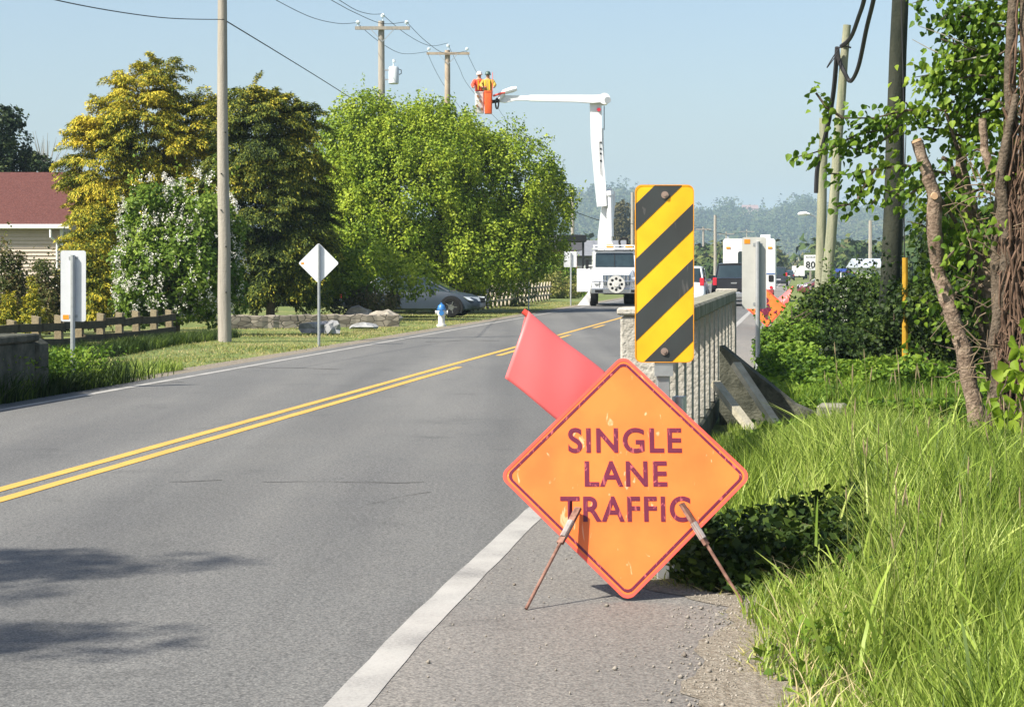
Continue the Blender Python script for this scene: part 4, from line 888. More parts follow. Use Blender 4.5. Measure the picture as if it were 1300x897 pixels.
c_ = U(767,126,3.9); b = MB(); b.prism([(c_.x+x, c_.z+z) for x, z in circle(0,0,0.26,18)],'y',3.55,4.45); b.build('elbow_joint', W_, T, smooth=True)
c_ = U(771,128,3.9); b = MB(); b.prism([(c_.x+x, c_.z+z) for x, z in circle(0,0,0.15,14)],'y',3.5,3.548); b.build('pivot_cap', M_galv, T)
c_ = U(760,139.5,3.9); b = MB(); b.prism([(c_.x+x, c_.z+z) for x, z in circle(0,0,0.09,12)],'y',3.7,3.78); b.build('reflector', M_red, T)
beam([U(768,125,3.75),U(752,126,3.75),U(733,125.2,3.75),U(700,124.8,3.75),U(672,124.5,3.75)],[0.34,0.38,0.33,0.30,0.28],[0.34]*5).build('upper_boom', W_, T)
beam([U(673,124.5,3.75),U(655,124.6,3.75),U(640,126,3.75),U(634,127,3.75)],[0.22,0.22,0.34,0.2],[0.24]*4).build('boom_tip', W_, T)
b = MB(); b.tube([U(633,126,3.6),U(640,117,3.6),U(650,114,3.6),U(656,112.5,3.6)],[0.09,0.12,0.14,0.10],10); b.build('jib', W_, T, smooth=True)
b = MB(); b.tube([U(626,122,3.5),U(636,118.5,3.5),U(641,117.5,3.5)],0.05,8); b.build('jib_handle', M_orange_rim, T)
b = MB(); b.tube([U(631,126,3.45)+Vector((0.07*math.cos(a),0,-0.20+0.24*math.sin(a))) for a in [2*math.pi*k/14 for k in range(15)]],0.035,6); b.build('hose', M_black, T, smooth=True)
def bucket(name, px0, px1, py0, py1, m, y):
    a = U(px0,py1,y); c = U(px1,py0,y); cx = (a.x+c.x)/2; hw = (c.x-a.x)/2
    b = MB(); rs = []
    for z, f in ((a.z,0.88),(a.z+0.03,0.92),(c.z-0.05,1.0),(c.z-0.05,1.07),(c.z,1.07),(c.z,0.95),(a.z+0.1,0.84)):
        rs.append([(cx+u*f, y+v*f, z) for u, v in rrect(-hw,-0.28,hw,0.28,0.06,3)])
    b.loft(rs); return b.build(name, m, T, smooth=True)
bucket('bucket', 603, 614.5, 117, 144, mat('bucket_white', (0.66,0.66,0.66), 0.5, var=.12, scale=9), 3.75)
bucket('bucket', 615, 625, 116, 144.5, mat('bucket_orange', (0.85,0.13,0.03), 0.5), 3.6)
b = MB(); b.tube([U(613,131,4.1),U(634,128,3.95)],0.08,8); b.build('bucket_bracket', M_dark, T)
b = MB(); b.tube([U(625,122,3.4),U(625.3,92,3.4)],0.012,6); b.build('whip_aerial', M_orange_rim, T)
b = MB()
for qx,qy in ((606,121),(609,127),(605,133),(611,137)): b.tube([U(qx,qy,3.42),U(qx+1.5,qy+3,3.42)],0.05,6)
b.build('tool_pouch', mat('pouch_brown', (0.25,0.13,0.06), .8), T)

# ---- two linesmen (body one skinned surface)
def person(label, base, facing, shirt, helmet, arms):
    t = thing('person', label, 'person', base, facing)
    V = [(0,0,0.95),(0,0,1.18),(0,0,1.42),(0,0,1.52),(0,-0.01,1.66),(0,-0.005,1.76),
         (-0.10,0,0.90),(-0.11,0,0.48),(-0.11,0.01,0.08),(-0.11,-0.14,0.04),(0.10,0,0.90),(0.11,0,0.48),(0.11,0.01,0.08),(0.11,-0.14,0.04),
         (-0.20,0,1.42),(0.20,0,1.42)] + arms
    E = [(0,1),(1,2),(2,3),(3,4),(4,5),(0,6),(6,7),(7,8),(8,9),(0,10),(10,11),(11,12),(12,13),(2,14),(14,16),(16,17),(17,18),(2,15),(15,19),(19,20),(20,21)]
    rr = [0.16,0.15,0.17,0.06,0.105,0.075,0.10,0.075,0.05,0.045,0.10,0.075,0.05,0.045,0.085,0.085,0.06,0.045,0.05,0.06,0.045,0.05]
    me = bpy.data.meshes.new('body'); me.from_pydata(V, E, []); o = bpy.data.objects.new('body', me); C.objects.link(o); o.parent = t
    sk = o.modifiers.new('skin', 'SKIN'); sk.use_smooth_shade = True
    for i, s in enumerate(me.skin_vertices[0].data): s.radius = (rr[i], rr[i]*0.85 if i < 6 else rr[i]); s.use_root = (i == 0)
    sub = o.modifiers.new('sub', 'SUBSURF'); sub.levels = 1; sub.render_levels = 2; me.materials.append(mat('skin_tone', (0.45,0.26,0.18), 0.6))
    b = MB(); rs = []
    for z, a, c in ((0.96,0.20,0.165),(1.15,0.20,0.165),(1.36,0.235,0.175),(1.46,0.20,0.15),(1.51,0.08,0.08)):
        rs.append([(a*math.cos(q), c*math.sin(q), z) for q in [2*math.pi*k/16 for k in range(16)]])
    b.loft(rs); b.build('jacket', shirt, t, smooth=True)
    for sh, el, wr in ((14,16,17),(15,19,20)):
        b = MB(); b.tube([V[sh], V[el], V[wr]], [0.10,0.085,0.065], 10); b.build('sleeve', shirt, t, smooth=True)
    b = MB(); rs = []
    for z, a in ((1.70,0.150),(1.715,0.150),(1.72,0.13),(1.80,0.118),(1.855,0.07),(1.87,0.01)):
        rs.append([(a*math.cos(q), a*1.15*math.sin(q)-0.01, z) for q in [2*math.pi*k/16 for k in range(16)]])
    b.loft(rs); b.build('hard_hat', helmet, t, smooth=True)
    b = MB(); b.box((-0.055,-0.115,1.655),(-0.02,-0.10,1.675)); b.box((0.02,-0.115,1.655),(0.055,-0.10,1.675)); b.build('eyes', M_dark, t)
    b = MB(); b.tube([(0,-0.10,1.66),(0,-0.135,1.625),(0,-0.105,1.615)],[0.01,0.018,0.008],6); b.build('nose', _m['skin_tone'], t)
    for sx in (-1,1):
        b = MB(); b.bar((sx*0.11,-0.175,1.0),(sx*0.09,-0.17,1.44),0.05,0.012); b.build('harness_strap', mat('harness_yellow', (0.8,0.5,0.03), .6), t)
    return t
hi_red = mat('hi_vis_red', (0.85,0.09,0.05), 0.7); hi_yel = mat('olive_vest', (0.42,0.30,0.06), 0.8)
def bz(px, y):
    q = U(px, 144, y); g0 = G(TX, d); return Vector((g0.x + q.x, g0.y + q.y, q.z + 0.06))
person('worker in red jacket and pale hard hat leaning from the white bucket', bz(608.5, 3.75), 0.3, hi_red, mat('hat_pale', (0.75,0.62,0.6), .4),
       [(-0.36,-0.14,1.22),(-0.38,-0.34,1.10),(-0.36,-0.42,1.06),(0.30,-0.16,1.22),(0.18,-0.34,1.10),(0.14,-0.42,1.08)])
person('worker in olive vest and dark hard hat standing in the orange bucket', bz(619.5, 3.62), -0.2, hi_yel, mat('hat_dark', (0.05,0.09,0.07), .4),
       [(-0.30,-0.16,1.22),(-0.18,-0.34,1.12),(-0.14,-0.42,1.10),(0.34,-0.10,1.22),(0.34,-0.30,1.12),(0.33,-0.38,1.08)])

# ================================================================== SMALL ROADSIDE THINGS LEFT
d = 58.6; t = thing('fire_hydrant', 'white fire hydrant with blue top on the verge before the silver car', 'fire hydrant', G(560.5, d))
M_hw = mat('hydrant_white', (0.72,0.70,0.66), 0.5, var=.08); M_hb = mat('hydrant_blue', (0.03,0.16,0.42), 0.4)
b = MB(); b.tube([(0,0,-0.05),(0,0,0.03),(0,0,0.035),(0,0,0.28),(0,0,0.30),(0,0,0.44)],[0.14,0.14,0.095,0.095,0.12,0.11],14); b.build('barrel', M_hw, t, smooth=True)
b = MB(); b.tube([(0,0,0.443),(0,0,0.47),(0,0,0.475),(0,0,0.56),(0,0,0.61),(0,0,0.612),(0,0,0.66)],[0.135,0.135,0.115,0.10,0.05,0.025,0.025],14); b.build('bonnet', M_hb, t, smooth=True)
for sx in (-1,1):
    b = MB(); b.tube([(sx*0.09,0,0.37),(sx*0.15,0,0.37),(sx*0.152,0,0.37),(sx*0.18,0,0.37)],[0.05,0.05,0.06,0.06],10); b.build('nozzle', M_hw, t, smooth=True)
b = MB(); b.tube([(0,-0.09,0.36),(0,-0.17,0.36)],0.075,12); b.build('nozzle', M_hb, t, smooth=True)

# post and rail fence parallel to the road
t = thing('post_rail_fence', 'low dark post and rail fence behind the left white marker board', 'fence', R(-14.3, 37.4)); t.rotation_euler.z = -RANG
M_fw = mat('fence_post_wood', (0.16,0.13,0.08), 0.9, scale=8, bump=.5, col2=(0.30,0.25,0.16)); M_fr = mat('fence_rail_wood', (0.06,0.05,0.035), 0.9, scale=8, bump=.5, col2=(0.12,0.10,0.06))
rgf = random.Random(3); pg = None
for i in range(-4, 9):
    b = MB(); h_ = 0.70 + rgf.uniform(-.03,.03); lx = rgf.uniform(-.03,.03)
    b.loft([[(-0.07,-0.07,-0.2),(0.07,-0.07,-0.2),(0.07,0.07,-0.2),(-0.07,0.07,-0.2)],[(-0.07+lx,-0.07,h_),(0.07+lx,-0.07,h_-0.03),(0.07+lx,0.07,h_-0.03),(-0.07+lx,0.07,h_)]]); b.build('post', M_fw, t, (0, i*1.19, 0))
for z in (0.20, 0.50):
    for i in range(-4, 8):
        b = MB(); b.bar((0.09, i*1.19-0.05, z+rgf.uniform(-.03,.03)), (0.09, (i+1)*1.19+0.05, z+rgf.uniform(-.03,.03)), 0.07, 0.15); b.build('rail', M_fr, t)

# low dry stone wall and boulders
M_stone = mat('field_stone', (0.17,0.15,0.12), 0.9, scale=3, bump=.9, bscale=9, col2=(0.42,0.39,0.33), detail=8)
def rock(bmesh_, c, r, rgk):
    v = IV.copy(); k = np.array([[1 + 0.22*math.sin(3.1*x+5*y+rgk) + 0.16*math.sin(4.7*z+2*y-rgk)] for x, y, z in v]); v = v*k*np.array(r); v[:,2] = np.maximum(v[:,2], -r[2]*0.5); bmesh_.add(v + np.array(c), [tuple(f) for f in IF])
t = thing('stone_wall', 'low rough stone wall along the lawn under the dark trees', 'stone wall', G(300, 57))
b = MB(); rs_ = random.Random(8); rows = []
for i in range(34):
    x = -0.5 + i*0.15; y = x*0.30; h_ = 0.33 + rs_.uniform(-.025,.025); f_ = rs_.uniform(-.02,.02)
    rows.append([(x,y+f_,-0.1),(x,y-0.01+f_,h_*0.5),(x,y+f_,h_-0.03),(x,y+0.04,h_),(x,y+0.28,h_),(x,y+0.32,h_-0.05),(x,y+0.32,-0.1)])
b.loft(rows)
mw = bpy.data.materials.new('coursed_stone'); mw.use_nodes = True; n = mw.node_tree; pbw = n.nodes['Principled BSDF']; pbw.inputs['Roughness'].default_value = 0.95
tc = n.nodes.new('ShaderNodeTexCoord'); mp = n.nodes.new('ShaderNodeMapping'); mp.inputs['Scale'].default_value = (3.2,3.2,6.5); n.links.new(tc.outputs['Object'], mp.inputs[0])
v1 = n.nodes.new('ShaderNodeTexVoronoi'); v1.feature = 'DISTANCE_TO_EDGE'; v1.inputs['Scale'].default_value = 1.0; v2 = n.nodes.new('ShaderNodeTexVoronoi'); v2.inputs['Scale'].default_value = 1.0
n.links.new(mp.outputs[0], v1.inputs['Vector']); n.links.new(mp.outputs[0], v2.inputs['Vector'])
rr_ = ramp(n, [(0.2,(0.16,0.14,0.11)),(0.8,(0.34,0.30,0.245))]); n.links.new(v2.outputs['Color'], rr_.inputs['Fac']); re_ = ramp(n, [(0.0,(0.5,0.5,0.5)),(0.05,(1,1,1))]); n.links.new(v1.outputs['Distance'], re_.inputs['Fac'])
mx = n.nodes.new('ShaderNodeMix'); mx.data_type = 'RGBA'; mx.blend_type = 'MULTIPLY'; mx.inputs['Factor'].default_value = 1; n.links.new(rr_.outputs[0], mx.inputs['A']); n.links.new(re_.outputs[0], mx.inputs['B']); n.links.new(mx.outputs['Result'], pbw.inputs['Base Color'])
bp = n.nodes.new('ShaderNodeBump'); bp.inputs['Distance'].default_value = 0.05; n.links.new(re_.outputs[0], bp.inputs['Height']); n.links.new(bp.outputs[0], pbw.inputs['Normal'])
b.build('stonework', mw, t)
for (px, d, w_, h_, l_) in ((402,51.5,0.42,0.26,'pale grey boulder on the lawn behind the diamond sign post'), (422,51,0.22,0.26,'small grey rock touching the right side of the pale boulder'), (462,55,0.36,0.14,'flat grey rock on the grass left of the hydrant'), (488,62,0.5,0.3,'dark rounded boulder at the foot of the green tree'), (455,64,0.45,0.34,'rough brown boulder in the shade left of the silver car')):
    b = MB(); rock(b, (0,0,h_*0.45), (w_,0.3,h_*0.8), px); o = b.build('boulder', mat('boulder_pale', (0.18,0.185,0.19), 0.9, scale=4, bump=.8, col2=(0.38,0.39,0.39)) if d < 56 else M_stone, loc=G(px,d)); tag(o, l_, 'boulder')

# rustic lattice fence right of the car
t = thing('lattice_fence', 'rustic wooden lattice fence of crossed stakes right of the silver car', 'fence', G(585, 76)); vec = G(700, 108) - G(585, 76)
M_lat = mat('split_stake', (0.28,0.24,0.17), 0.9, scale=6, col2=(0.46,0.41,0.32)); k = 24
M_latd = mat('split_stake_dark', (0.10,0.09,0.06), 0.9, scale=6)
b = MB(); b2 = MB(); ru = vec.normalized(); L0 = vec.length
for i in range(k):
    p = vec * (i/k); o_ = ru*0.72
    b.bar(p - o_*0.8 + Vector((0,-0.04,0.02)), p + o_ + Vector((0,-0.04,0.92)), 0.06, 0.10)
    b2.bar(p + o_*0.8 + Vector((0,0.05,0.02)), p - o_ + Vector((0,0.05,0.92)), 0.05, 0.08)
b.build('front_stakes', M_lat, t); b2.build('back_stakes', M_latd, t)
b = MB(); b.bar((0,0.0,0.3), vec+Vector((0,0,0.3)), 0.04, 0.07); b.bar((0,0.0,0.72), vec+Vector((0,0,0.72)), 0.04, 0.07); b.build('rail', M_lat, t)
# vehicle stake marker
t = thing('marker_stake', 'thin white stake standing in front of the hedge near the flag tip', 'stake', G(671, 80)); b = MB(); b.tube([(0,0,0),(0.01,0,1.9)],0.025,6); b.build('stick', M_sheet, t)

# ================================================================== BUILDINGS
def siding(name, col, pitch):
    m = bpy.data.materials.new(name); m.use_nodes = True; n = m.node_tree; b = n.nodes['Principled BSDF']; b.inputs['Roughness'].default_value = 0.7
    b.inputs['Base Color'].default_value = (*col,1); return m
M_siding = mat('beige_siding', (0.50,0.43,0.36), 0.7, var=.06); M_roofr = mat('maroon_shingle', (0.070,0.027,0.024), 0.9, scale=14, bump=.8, bscale=30, col2=(0.135,0.055,0.047), detail=8)
d = 70; s_ = FPX/d
hx1 = (78-650)/s_; x_l = -16.0; t = thing('house', 'beige sided bungalow with maroon shingle roof at the left edge', 'house', (hx1, d, 0)); WL = 12.0
zE = EYE+(YH-286)/s_; zR = EYE+(YH-226)/s_ + 0.35
b = MB(); z = 0.0
while z < zE-0.05:      # lapped boards
    b.prism([(0.0,z),(0.02,z),(0.045,z+0.012),(0.02,z+0.20),(0.0,z+0.20)], 'x', -WL, 0.0) if False else b.loft([[(-WL,0.02,z+0.129),(-WL,-0.02,z),(-WL,0.1,z),(-WL,0.1,z+0.129)],[(0,0.02,z+0.129),(0,-0.02,z),(0,0.1,z),(0,0.1,z+0.129)]]); z += 0.13
b.build('wall', M_siding, t)
b = MB(); b.box((-WL,0.102,0),(0,6.4,zE-0.02)); b.prism([(0.102,zE-0.02),(6.4,zE-0.02),(3.2,zR-0.35)],'x',-0.05,0.0); b.build('end_wall', M_siding, t)
b = MB(); e = 0.45; ov = 0.22
def rp_(x0, x1): 
    return [(x0,-ov,zE+0.02),(x0,3.2,zR),(x0,6.9,zE+0.02),(x0,6.9,zE-0.08),(x0,3.2,zR-0.12),(x0,-ov,zE-0.08)], [(x1,-ov,zE+0.02),(x1,3.2,zR),(x1,6.9,zE+0.02),(x1,6.9,zE-0.08),(x1,3.2,zR-0.12),(x1,-ov,zE-0.08)]
b.loft(list(rp_(-WL-0.4, e-0.15))); b.build('roof', M_roofr, t)
M_trim = mat('white_trim', (0.76,0.76,0.74), 0.5, var=.03)
b = MB(); b.box((-WL-0.4,-ov-0.12,zE-0.12),(e-0.12,-ov-0.005,zE+0.03),0.015); b.build('gutter', M_trim, t)
b = MB(); b.tube([(-0.32,-ov-0.05,zE-0.13),(-0.30,-0.3,zE-0.4),(-0.12,-0.09,zE-0.6),(-0.12,-0.09,0.1)],0.045,8); b.build('downpipe', M_trim, t, smooth=True)
b = MB(); b.box((-0.04,-0.06,0),(0.06,-0.022,zE-0.1)); b.build('corner_board', M_trim, t)
b = MB(); b.box((-3.6,-0.05,1.1),(-2.2,-0.024,2.3)); wv = b.build('window', M_glass, t); b = MB(); b.box((-3.7,-0.07,1.0),(-2.1,-0.052,1.09)); b.box((-3.7,-0.07,2.31),(-2.1,-0.052,2.4)); b.build('frame', M_trim, wv)
# distant houses
def far_house(label, px, d, w_, eave, ridge, dep, wallc, roofc, rz=0.0, chimney=False):
    t = thing('distant_house', label, 'house', G(px, d), rz); wm = mat('wall_'+str(px), wallc, .8); rm = mat('roof_'+str(px), roofc, .9, scale=2)
    b = MB(); b.box((-w_/2,0,-1),(w_/2,dep,eave)); b.build('wall', wm, t)
    b = MB(); b.prism([(-0.4,eave+0.01),(dep/2,ridge),(dep+0.4,eave+0.01)],'x',-w_/2-0.4,w_/2+0.4); b.build('roof', rm, t)
    for k in range(max(2,int(w_/3))):
        x = -w_/2 + (k+0.5)*w_/max(2,int(w_/3)); b = MB(); b.box((x-0.5,-0.05,eave-1.7),(x+0.5,-0.01,eave-0.6)); b.build('window', M_glass, t)
    b = MB(); b.box((-0.5+w_*0.1,-0.06,-1),(0.5+w_*0.1,-0.01,1.05)); b.build('door', M_dark, t)
    if chimney: b = MB(); b.box((w_*0.2,dep/2-0.4,eave),(w_*0.2+0.7,dep/2+0.3,ridge+0.8)); b.build('chimney', wm, t)
    return t
far_house('grey roofed house beyond the small rectangular sign and bucket truck', 745, 165, 6.2, 2.7, 4.0, 7, (0.16,0.16,0.17), (0.17,0.18,0.20))
far_house('red brick house peeping between green tree and rectangular sign', 710, 150, 2.6, 3.0, 4.2, 6, (0.28,0.09,0.07), (0.06,0.06,0.065))
far_house('long pale shed with light grey roof behind the dark pole', 1128, 240, 6.5, 1.8, 2.9, 8, (0.62,0.63,0.60), (0.36,0.40,0.46))
t = far_house('pinkish house among trees on the far hilltop', 953, 1440*KH, 20, 7, 12, 14, (0.50,0.40,0.37), (0.26,0.18,0.17)); t.location.z = EYE + (YH-272)/FPX*1440*KH
# dark lorry rack seen over the hedge
t = thing('flatbed_trailer', 'dark flat trailer frame raised in front of the grey roofed house', 'trailer', G(728, 140)); s_ = FPX/140
b = MB(); b.box((-0.9,0,EYE+35/s_),(0.9,3,EYE+44/s_),0.05); b.build('bed', M_dark, t); b = MB(); b.box((-0.75,0.2,0.6),(-0.6,0.4,EYE+35/s_)); b.box((0.6,0.2,0.6),(0.75,0.4,EYE+35/s_)); b.build('support', M_dark, t)
for x in (-0.7,0.7): wheel(t, x, 0.3, 0.42, 0.25)

# ================================================================== TREES
def limbs(t, rg, base_r, height, spread, n=9, fork=0.25, m=M_bark, lean=(0,0)):
    b = MB(); top = Vector((lean[0], lean[1], height))
    b.tube([(0,0,-0.3),(0.03,0.02,height*0.3),top*0.65,top],[base_r*1.25,base_r*0.9,base_r*0.6,base_r*0.15],10); tr_ = b.build('trunk', m, t, smooth=True)
    for i in range(n):
        h0 = height*rg.uniform(fork,0.8); a = 2*math.pi*i/n + rg.uniform(-.4,.4); r_ = spread*rg.uniform(0.5,0.95); p0 = top*(h0/height); up = height*rg.uniform(0.08,0.28)
        b = MB(); b.tube([p0, p0+Vector((math.cos(a)*r_*0.5, math.sin(a)*r_*0.5, up*0.45)), p0+Vector((math.cos(a)*r_, math.sin(a)*r_, up))],[base_r*0.42,base_r*0.26,base_r*0.06],6); b.build('limb', m, tr_, smooth=True)
    return tr_

def in_union(rg, ells, n, shell=0.0):
    """random points in a union of ellipsoids (cx,cy,cz,rx,ry,rz), pushed towards the outside"""
    ells = np.array(ells, float); vol = ells[:,3]*ells[:,4]*ells[:,5]; vol = vol**0.75; k = rg.choice(len(ells), n, p=vol/vol.sum()); u = norm(rg.normal(0,1,(n,3))); r = rg.uniform(shell,1,(n,1))**0.5
    p = ells[k,:3] + u*r*ells[k,3:]; out = u*ells[k,3:]; return p, norm(out)

def broadleaf(name, label, loc, ells, nclump, nleaf, cr, leaf, m, rg, trunk=(0.2,4,2), cat='tree', stems=1, hang=0.3, flat=0.8, sprig=0, shell=0.35, trunkmat=M_bark, cut=None):
    t = thing(name, label, cat, loc)
    if trunk: limbs(t, rg, *trunk, m=trunkmat)
    cpos, cdir = in_union(rg, ells, nclump, shell); cs_ = cr*rg.uniform(0.6,1.35,nclump)
    k = np.repeat(np.arange(nclump), nleaf); u = norm(rg.normal(0,1,(len(k),3)) + cdir[k]*0.5); rad = rg.uniform(0.35,1,(len(k),1))**0.5
    p = cpos[k] + u*rad*cs_[k][:,None]*np.array([1,1,flat]); dirs = u + np.array([0,0,0.1]); face = norm(u*0.8 + cdir[k]*0.5 + np.array([0,0,0.6]))
    if sprig:
        # upright twigs standing out of the crown top
        sp, sd = in_union(rg, ells, sprig, 0.92); sp = sp[sd[:,2] > 0.1]; sd = sd[sd[:,2] > 0.1]; kk = np.repeat(np.arange(len(sp)), 16); tt = rg.uniform(0,1,(len(kk),1)); ln = rg.uniform(0.3,0.95,(len(sp),1))[kk]
        q = sp[kk] + norm(sd[kk]*0.6 + np.array([0,0,0.9]))*tt*ln + rg.normal(0,0.05,(len(kk),3)); p = np.concatenate([p,q]); dirs = np.concatenate([dirs, norm(rg.normal(0,1,(len(q),3))+np.array([0,0,0.5]))]); face = np.concatenate([face, norm(sd[kk]+rg.normal(0,.5,(len(q),3)))])
    if cut is not None: mk = cut(p); p = p[mk]; dirs = dirs[mk]; face = face[mk]
    mk = p[:,2] > -0.1; p = p[mk]; dirs = dirs[mk]; face = face[mk]
    v, f = leaves(p, dirs, leaf, leaf*0.72, rg, hang=hang, face=face); npmesh('crown', v, f, m, t); return t

def E(px, py, rx, ry, d, loc, dy=0.0, depth=None):
    s = FPX/d; p = P(px, py, d); return (p.x-loc.x, dy, p.z, rx/s, (depth or rx)/s, ry/s)

def E2(px, py, rx, ry, d, loc):
    s = FPX/d; p = P(px, py, d); return (p.x-loc.x, d-loc.y, p.z, rx/s, rx/s, ry/s)
# big fresh-green maple
M_maple = leafmat('maple_leaf', [(0.08,0.15,0.012),(0.18,0.27,0.02),(0.31,0.40,0.032),(0.44,0.51,0.055)], 0.30)
rg = np.random.default_rng(21); loc = G(560, 78)
el = [E(530,262,128,126,78,loc), E(452,235,52,104,78,loc,0.2), E(640,254,74,86,78,loc), E(698,272,32,54,78,loc,-0.4), E(470,188,60,60,78,loc,-.5), E(560,200,52,62,78,loc,-1), E(600,320,100,52,78,loc,-0.5), E(470,320,66,58,78,loc,-1.5), E2(465,346,46,24,66,loc), E2(520,350,32,16,66,loc), E2(430,345,36,30,67,loc), E2(400,360,22,26,67,loc)]
broadleaf('maple_tree', 'large rounded fresh green maple overhanging the silver car', loc, el, 1700, 105, 0.33, 0.12, M_maple, rg, (0.26,6.0,3.6,12), flat=1.4, sprig=1500, shell=0.55)
# golden cypresses
M_gold = leafmat('golden_cypress', [(0.02,0.045,0.008),(0.14,0.18,0.02),(0.46,0.39,0.03),(0.72,0.56,0.06)], 0.15, 0.7, 0.5, 0.5)
M_gold2 = leafmat('dull_gold_cypress', [(0.012,0.024,0.008),(0.04,0.068,0.012),(0.16,0.19,0.022),(0.58,0.47,0.045)], 0.12, 0.7, 0.5, 0.5)
def conifer(name, label, loc, ells, nb, nl, L, Wd, m, rg, trunk, leaf=0.16, droop=0.5, cat='conifer'):
    t = thing(name, label, cat, loc); 
    if trunk: limbs(t, rg, *trunk)
    p0, dr = in_union(rg, ells, nb, 0.5); dr[:,2] = dr[:,2]*0.35 + 0.12; dr = norm(dr); sd = norm(np.cross(dr, np.array([0,0,1.0])))
    ln = L*rg.uniform(0.6,1.3,nb); k = np.repeat(np.arange(nb), nl); tt = rg.uniform(0,1,len(k)); uu = rg.uniform(-1,1,len(k))*(1-0.55*tt)
    q = p0[k] + dr[k]*(ln[k]*(tt-0.4))[:,None] + sd[k]*(uu*Wd)[:,None]; q[:,2] -= droop*ln[k]*(tt**2*0.7 + 0.35*uu**2) + rg.uniform(0,0.10,len(k))
    dirs = dr[k]*0.7 + sd[k]*(uu*0.8)[:,None] + np.array([0,0,-0.75]); mk = q[:,2] > -0.1
    face = norm(dr[k]*0.9 + np.array([0,0,0.7]))
    v, f = leaves(q[mk], dirs[mk], leaf, leaf*0.34, rg, fold=0.3, face=face[mk]); npmesh('crown', v, f, m, t); return t
rg = np.random.default_rng(22); dC = 65; loc = G(185, dC)
el = [E(135,215,50,85,dC,loc), E(185,150,52,70,dC,loc,-0.2), E(205,98,24,38,dC,loc), E(235,190,50,80,dC,loc,0.1), E(130,150,30,36,dC,loc,0.1), E(118,310,36,90,dC,loc), E(190,290,80,100,dC,loc,0.2), E(250,270,42,110,dC,loc,0.2), E(262,170,26,66,dC,loc,0.3), E(160,105,14,20,dC,loc)]
conifer('cypress_tree', 'broad golden yellow cypress nearest the house, left of the grey pole', loc, el, 1300, 160, 0.85, 0.34, M_gold, rg, (0.2,6.5,1.4,8), 0.125, 0.65)
rg = np.random.default_rng(23); loc = G(343, 63); dC = 63
el = [E(335,170,52,66,dC,loc), E(318,125,24,30,dC,loc), E(365,190,40,70,dC,loc,0.3), E(350,260,66,80,dC,loc,0.4), E(340,330,62,50,dC,loc,0.6), E(292,190,30,80,dC,loc,0.2), E(385,150,18,26,dC,loc), E(380,300,36,66,dC,loc,0.3)]
conifer('cypress_tree', 'darker cypress with golden tips right of the grey roadside pole', loc, el, 950, 170, 0.9, 0.36, M_gold2, rg, (0.12,6.3,1.2,8), 0.125, 0.65)
rg = np.random.default_rng(24); loc = G(122, 54); dC = 54
el = [E(122,320,26,60,dC,loc), E(120,365,32,40,dC,loc)]
conifer('cypress_shrub', 'small feathery golden cypress between marker board and lilac', loc, el, 170, 80, 0.45, 0.2, M_gold, rg, (0.05,2.2,0.4,4), 0.12, cat='shrub')
# lilac with white flowers
M_lilac = leafmat('lilac_leaf', [(0.05,0.10,0.015),(0.10,0.18,0.02),(0.18,0.27,0.035),(0.27,0.35,0.06)], 0.35)
rg = np.random.default_rng(25); loc = G(225, 50); dC = 50
el = [E(200,285,44,50,dC,loc), E(250,280,44,52,dC,loc,0.2), E(225,340,74,62,dC,loc), E(190,370,40,44,dC,loc,-.1), E(270,350,38,56,dC,loc,.1)]
lil = broadleaf('lilac_bush', 'white flowering lilac bush in front of the golden cypress', loc, el, 260, 110, 0.30, 0.115, M_lilac, rg, (0.05,2.2,0.9,8), cat='shrub', hang=0.1, sprig=60)
cp, cd = in_union(rg, el, 520, 0.93); mk = cd[:,1] < 0.4; cp = cp[mk]; cd = cd[mk]; cp[:,2] += 0.1
cp[:,1] -= 0.12; k = np.repeat(np.arange(len(cp)), 18); q = cp[k] + cd[k]*0.12 + rg.normal(0,1,(len(k),3))*np.array([0.035,0.035,0.065])
v, f = leaves(q, norm(rg.normal(0,1,(len(k),3))), 0.045, 0.04, rg, fold=0.1); npmesh('blossom', v, f, leafmat('lilac_flower', [(0.62,0.60,0.56),(0.78,0.76,0.70),(0.88,0.86,0.78)], 0.3), lil)
# shrubs by the house
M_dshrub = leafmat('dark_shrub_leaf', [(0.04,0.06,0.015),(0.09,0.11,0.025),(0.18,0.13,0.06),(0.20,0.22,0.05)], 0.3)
for i, (px, d, py, rx, ry, lab_) in enumerate(((8,50,360,20,46,'leafy dark shrub at the far left edge below the house siding'), (62,52,370,26,46,'reddish green shrub growing behind the white marker board'))):
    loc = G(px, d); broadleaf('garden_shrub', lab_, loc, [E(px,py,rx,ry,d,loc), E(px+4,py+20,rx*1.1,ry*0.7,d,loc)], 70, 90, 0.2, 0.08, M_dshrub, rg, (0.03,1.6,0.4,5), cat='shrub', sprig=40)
for px, d, top, wd, lab_ in ((10,47,365,11,'small upright golden conifer at the left frame edge'), (40,47,352,12,'slightly taller golden conifer second from the left frame edge')):
    loc = G(px, d); s_ = FPX/d; hgt = EYE+(YH-top)/s_
    conifer('dwarf_conifer', lab_, loc, [(0,0,hgt*0.35,wd/s_,wd/s_,hgt*0.4),(0,0,hgt*0.7,wd/s_*0.6,wd/s_*0.6,hgt*0.3)], 70, 70, 0.22, 0.1, M_gold, rg, None, 0.07, 0.2, cat='conifer')
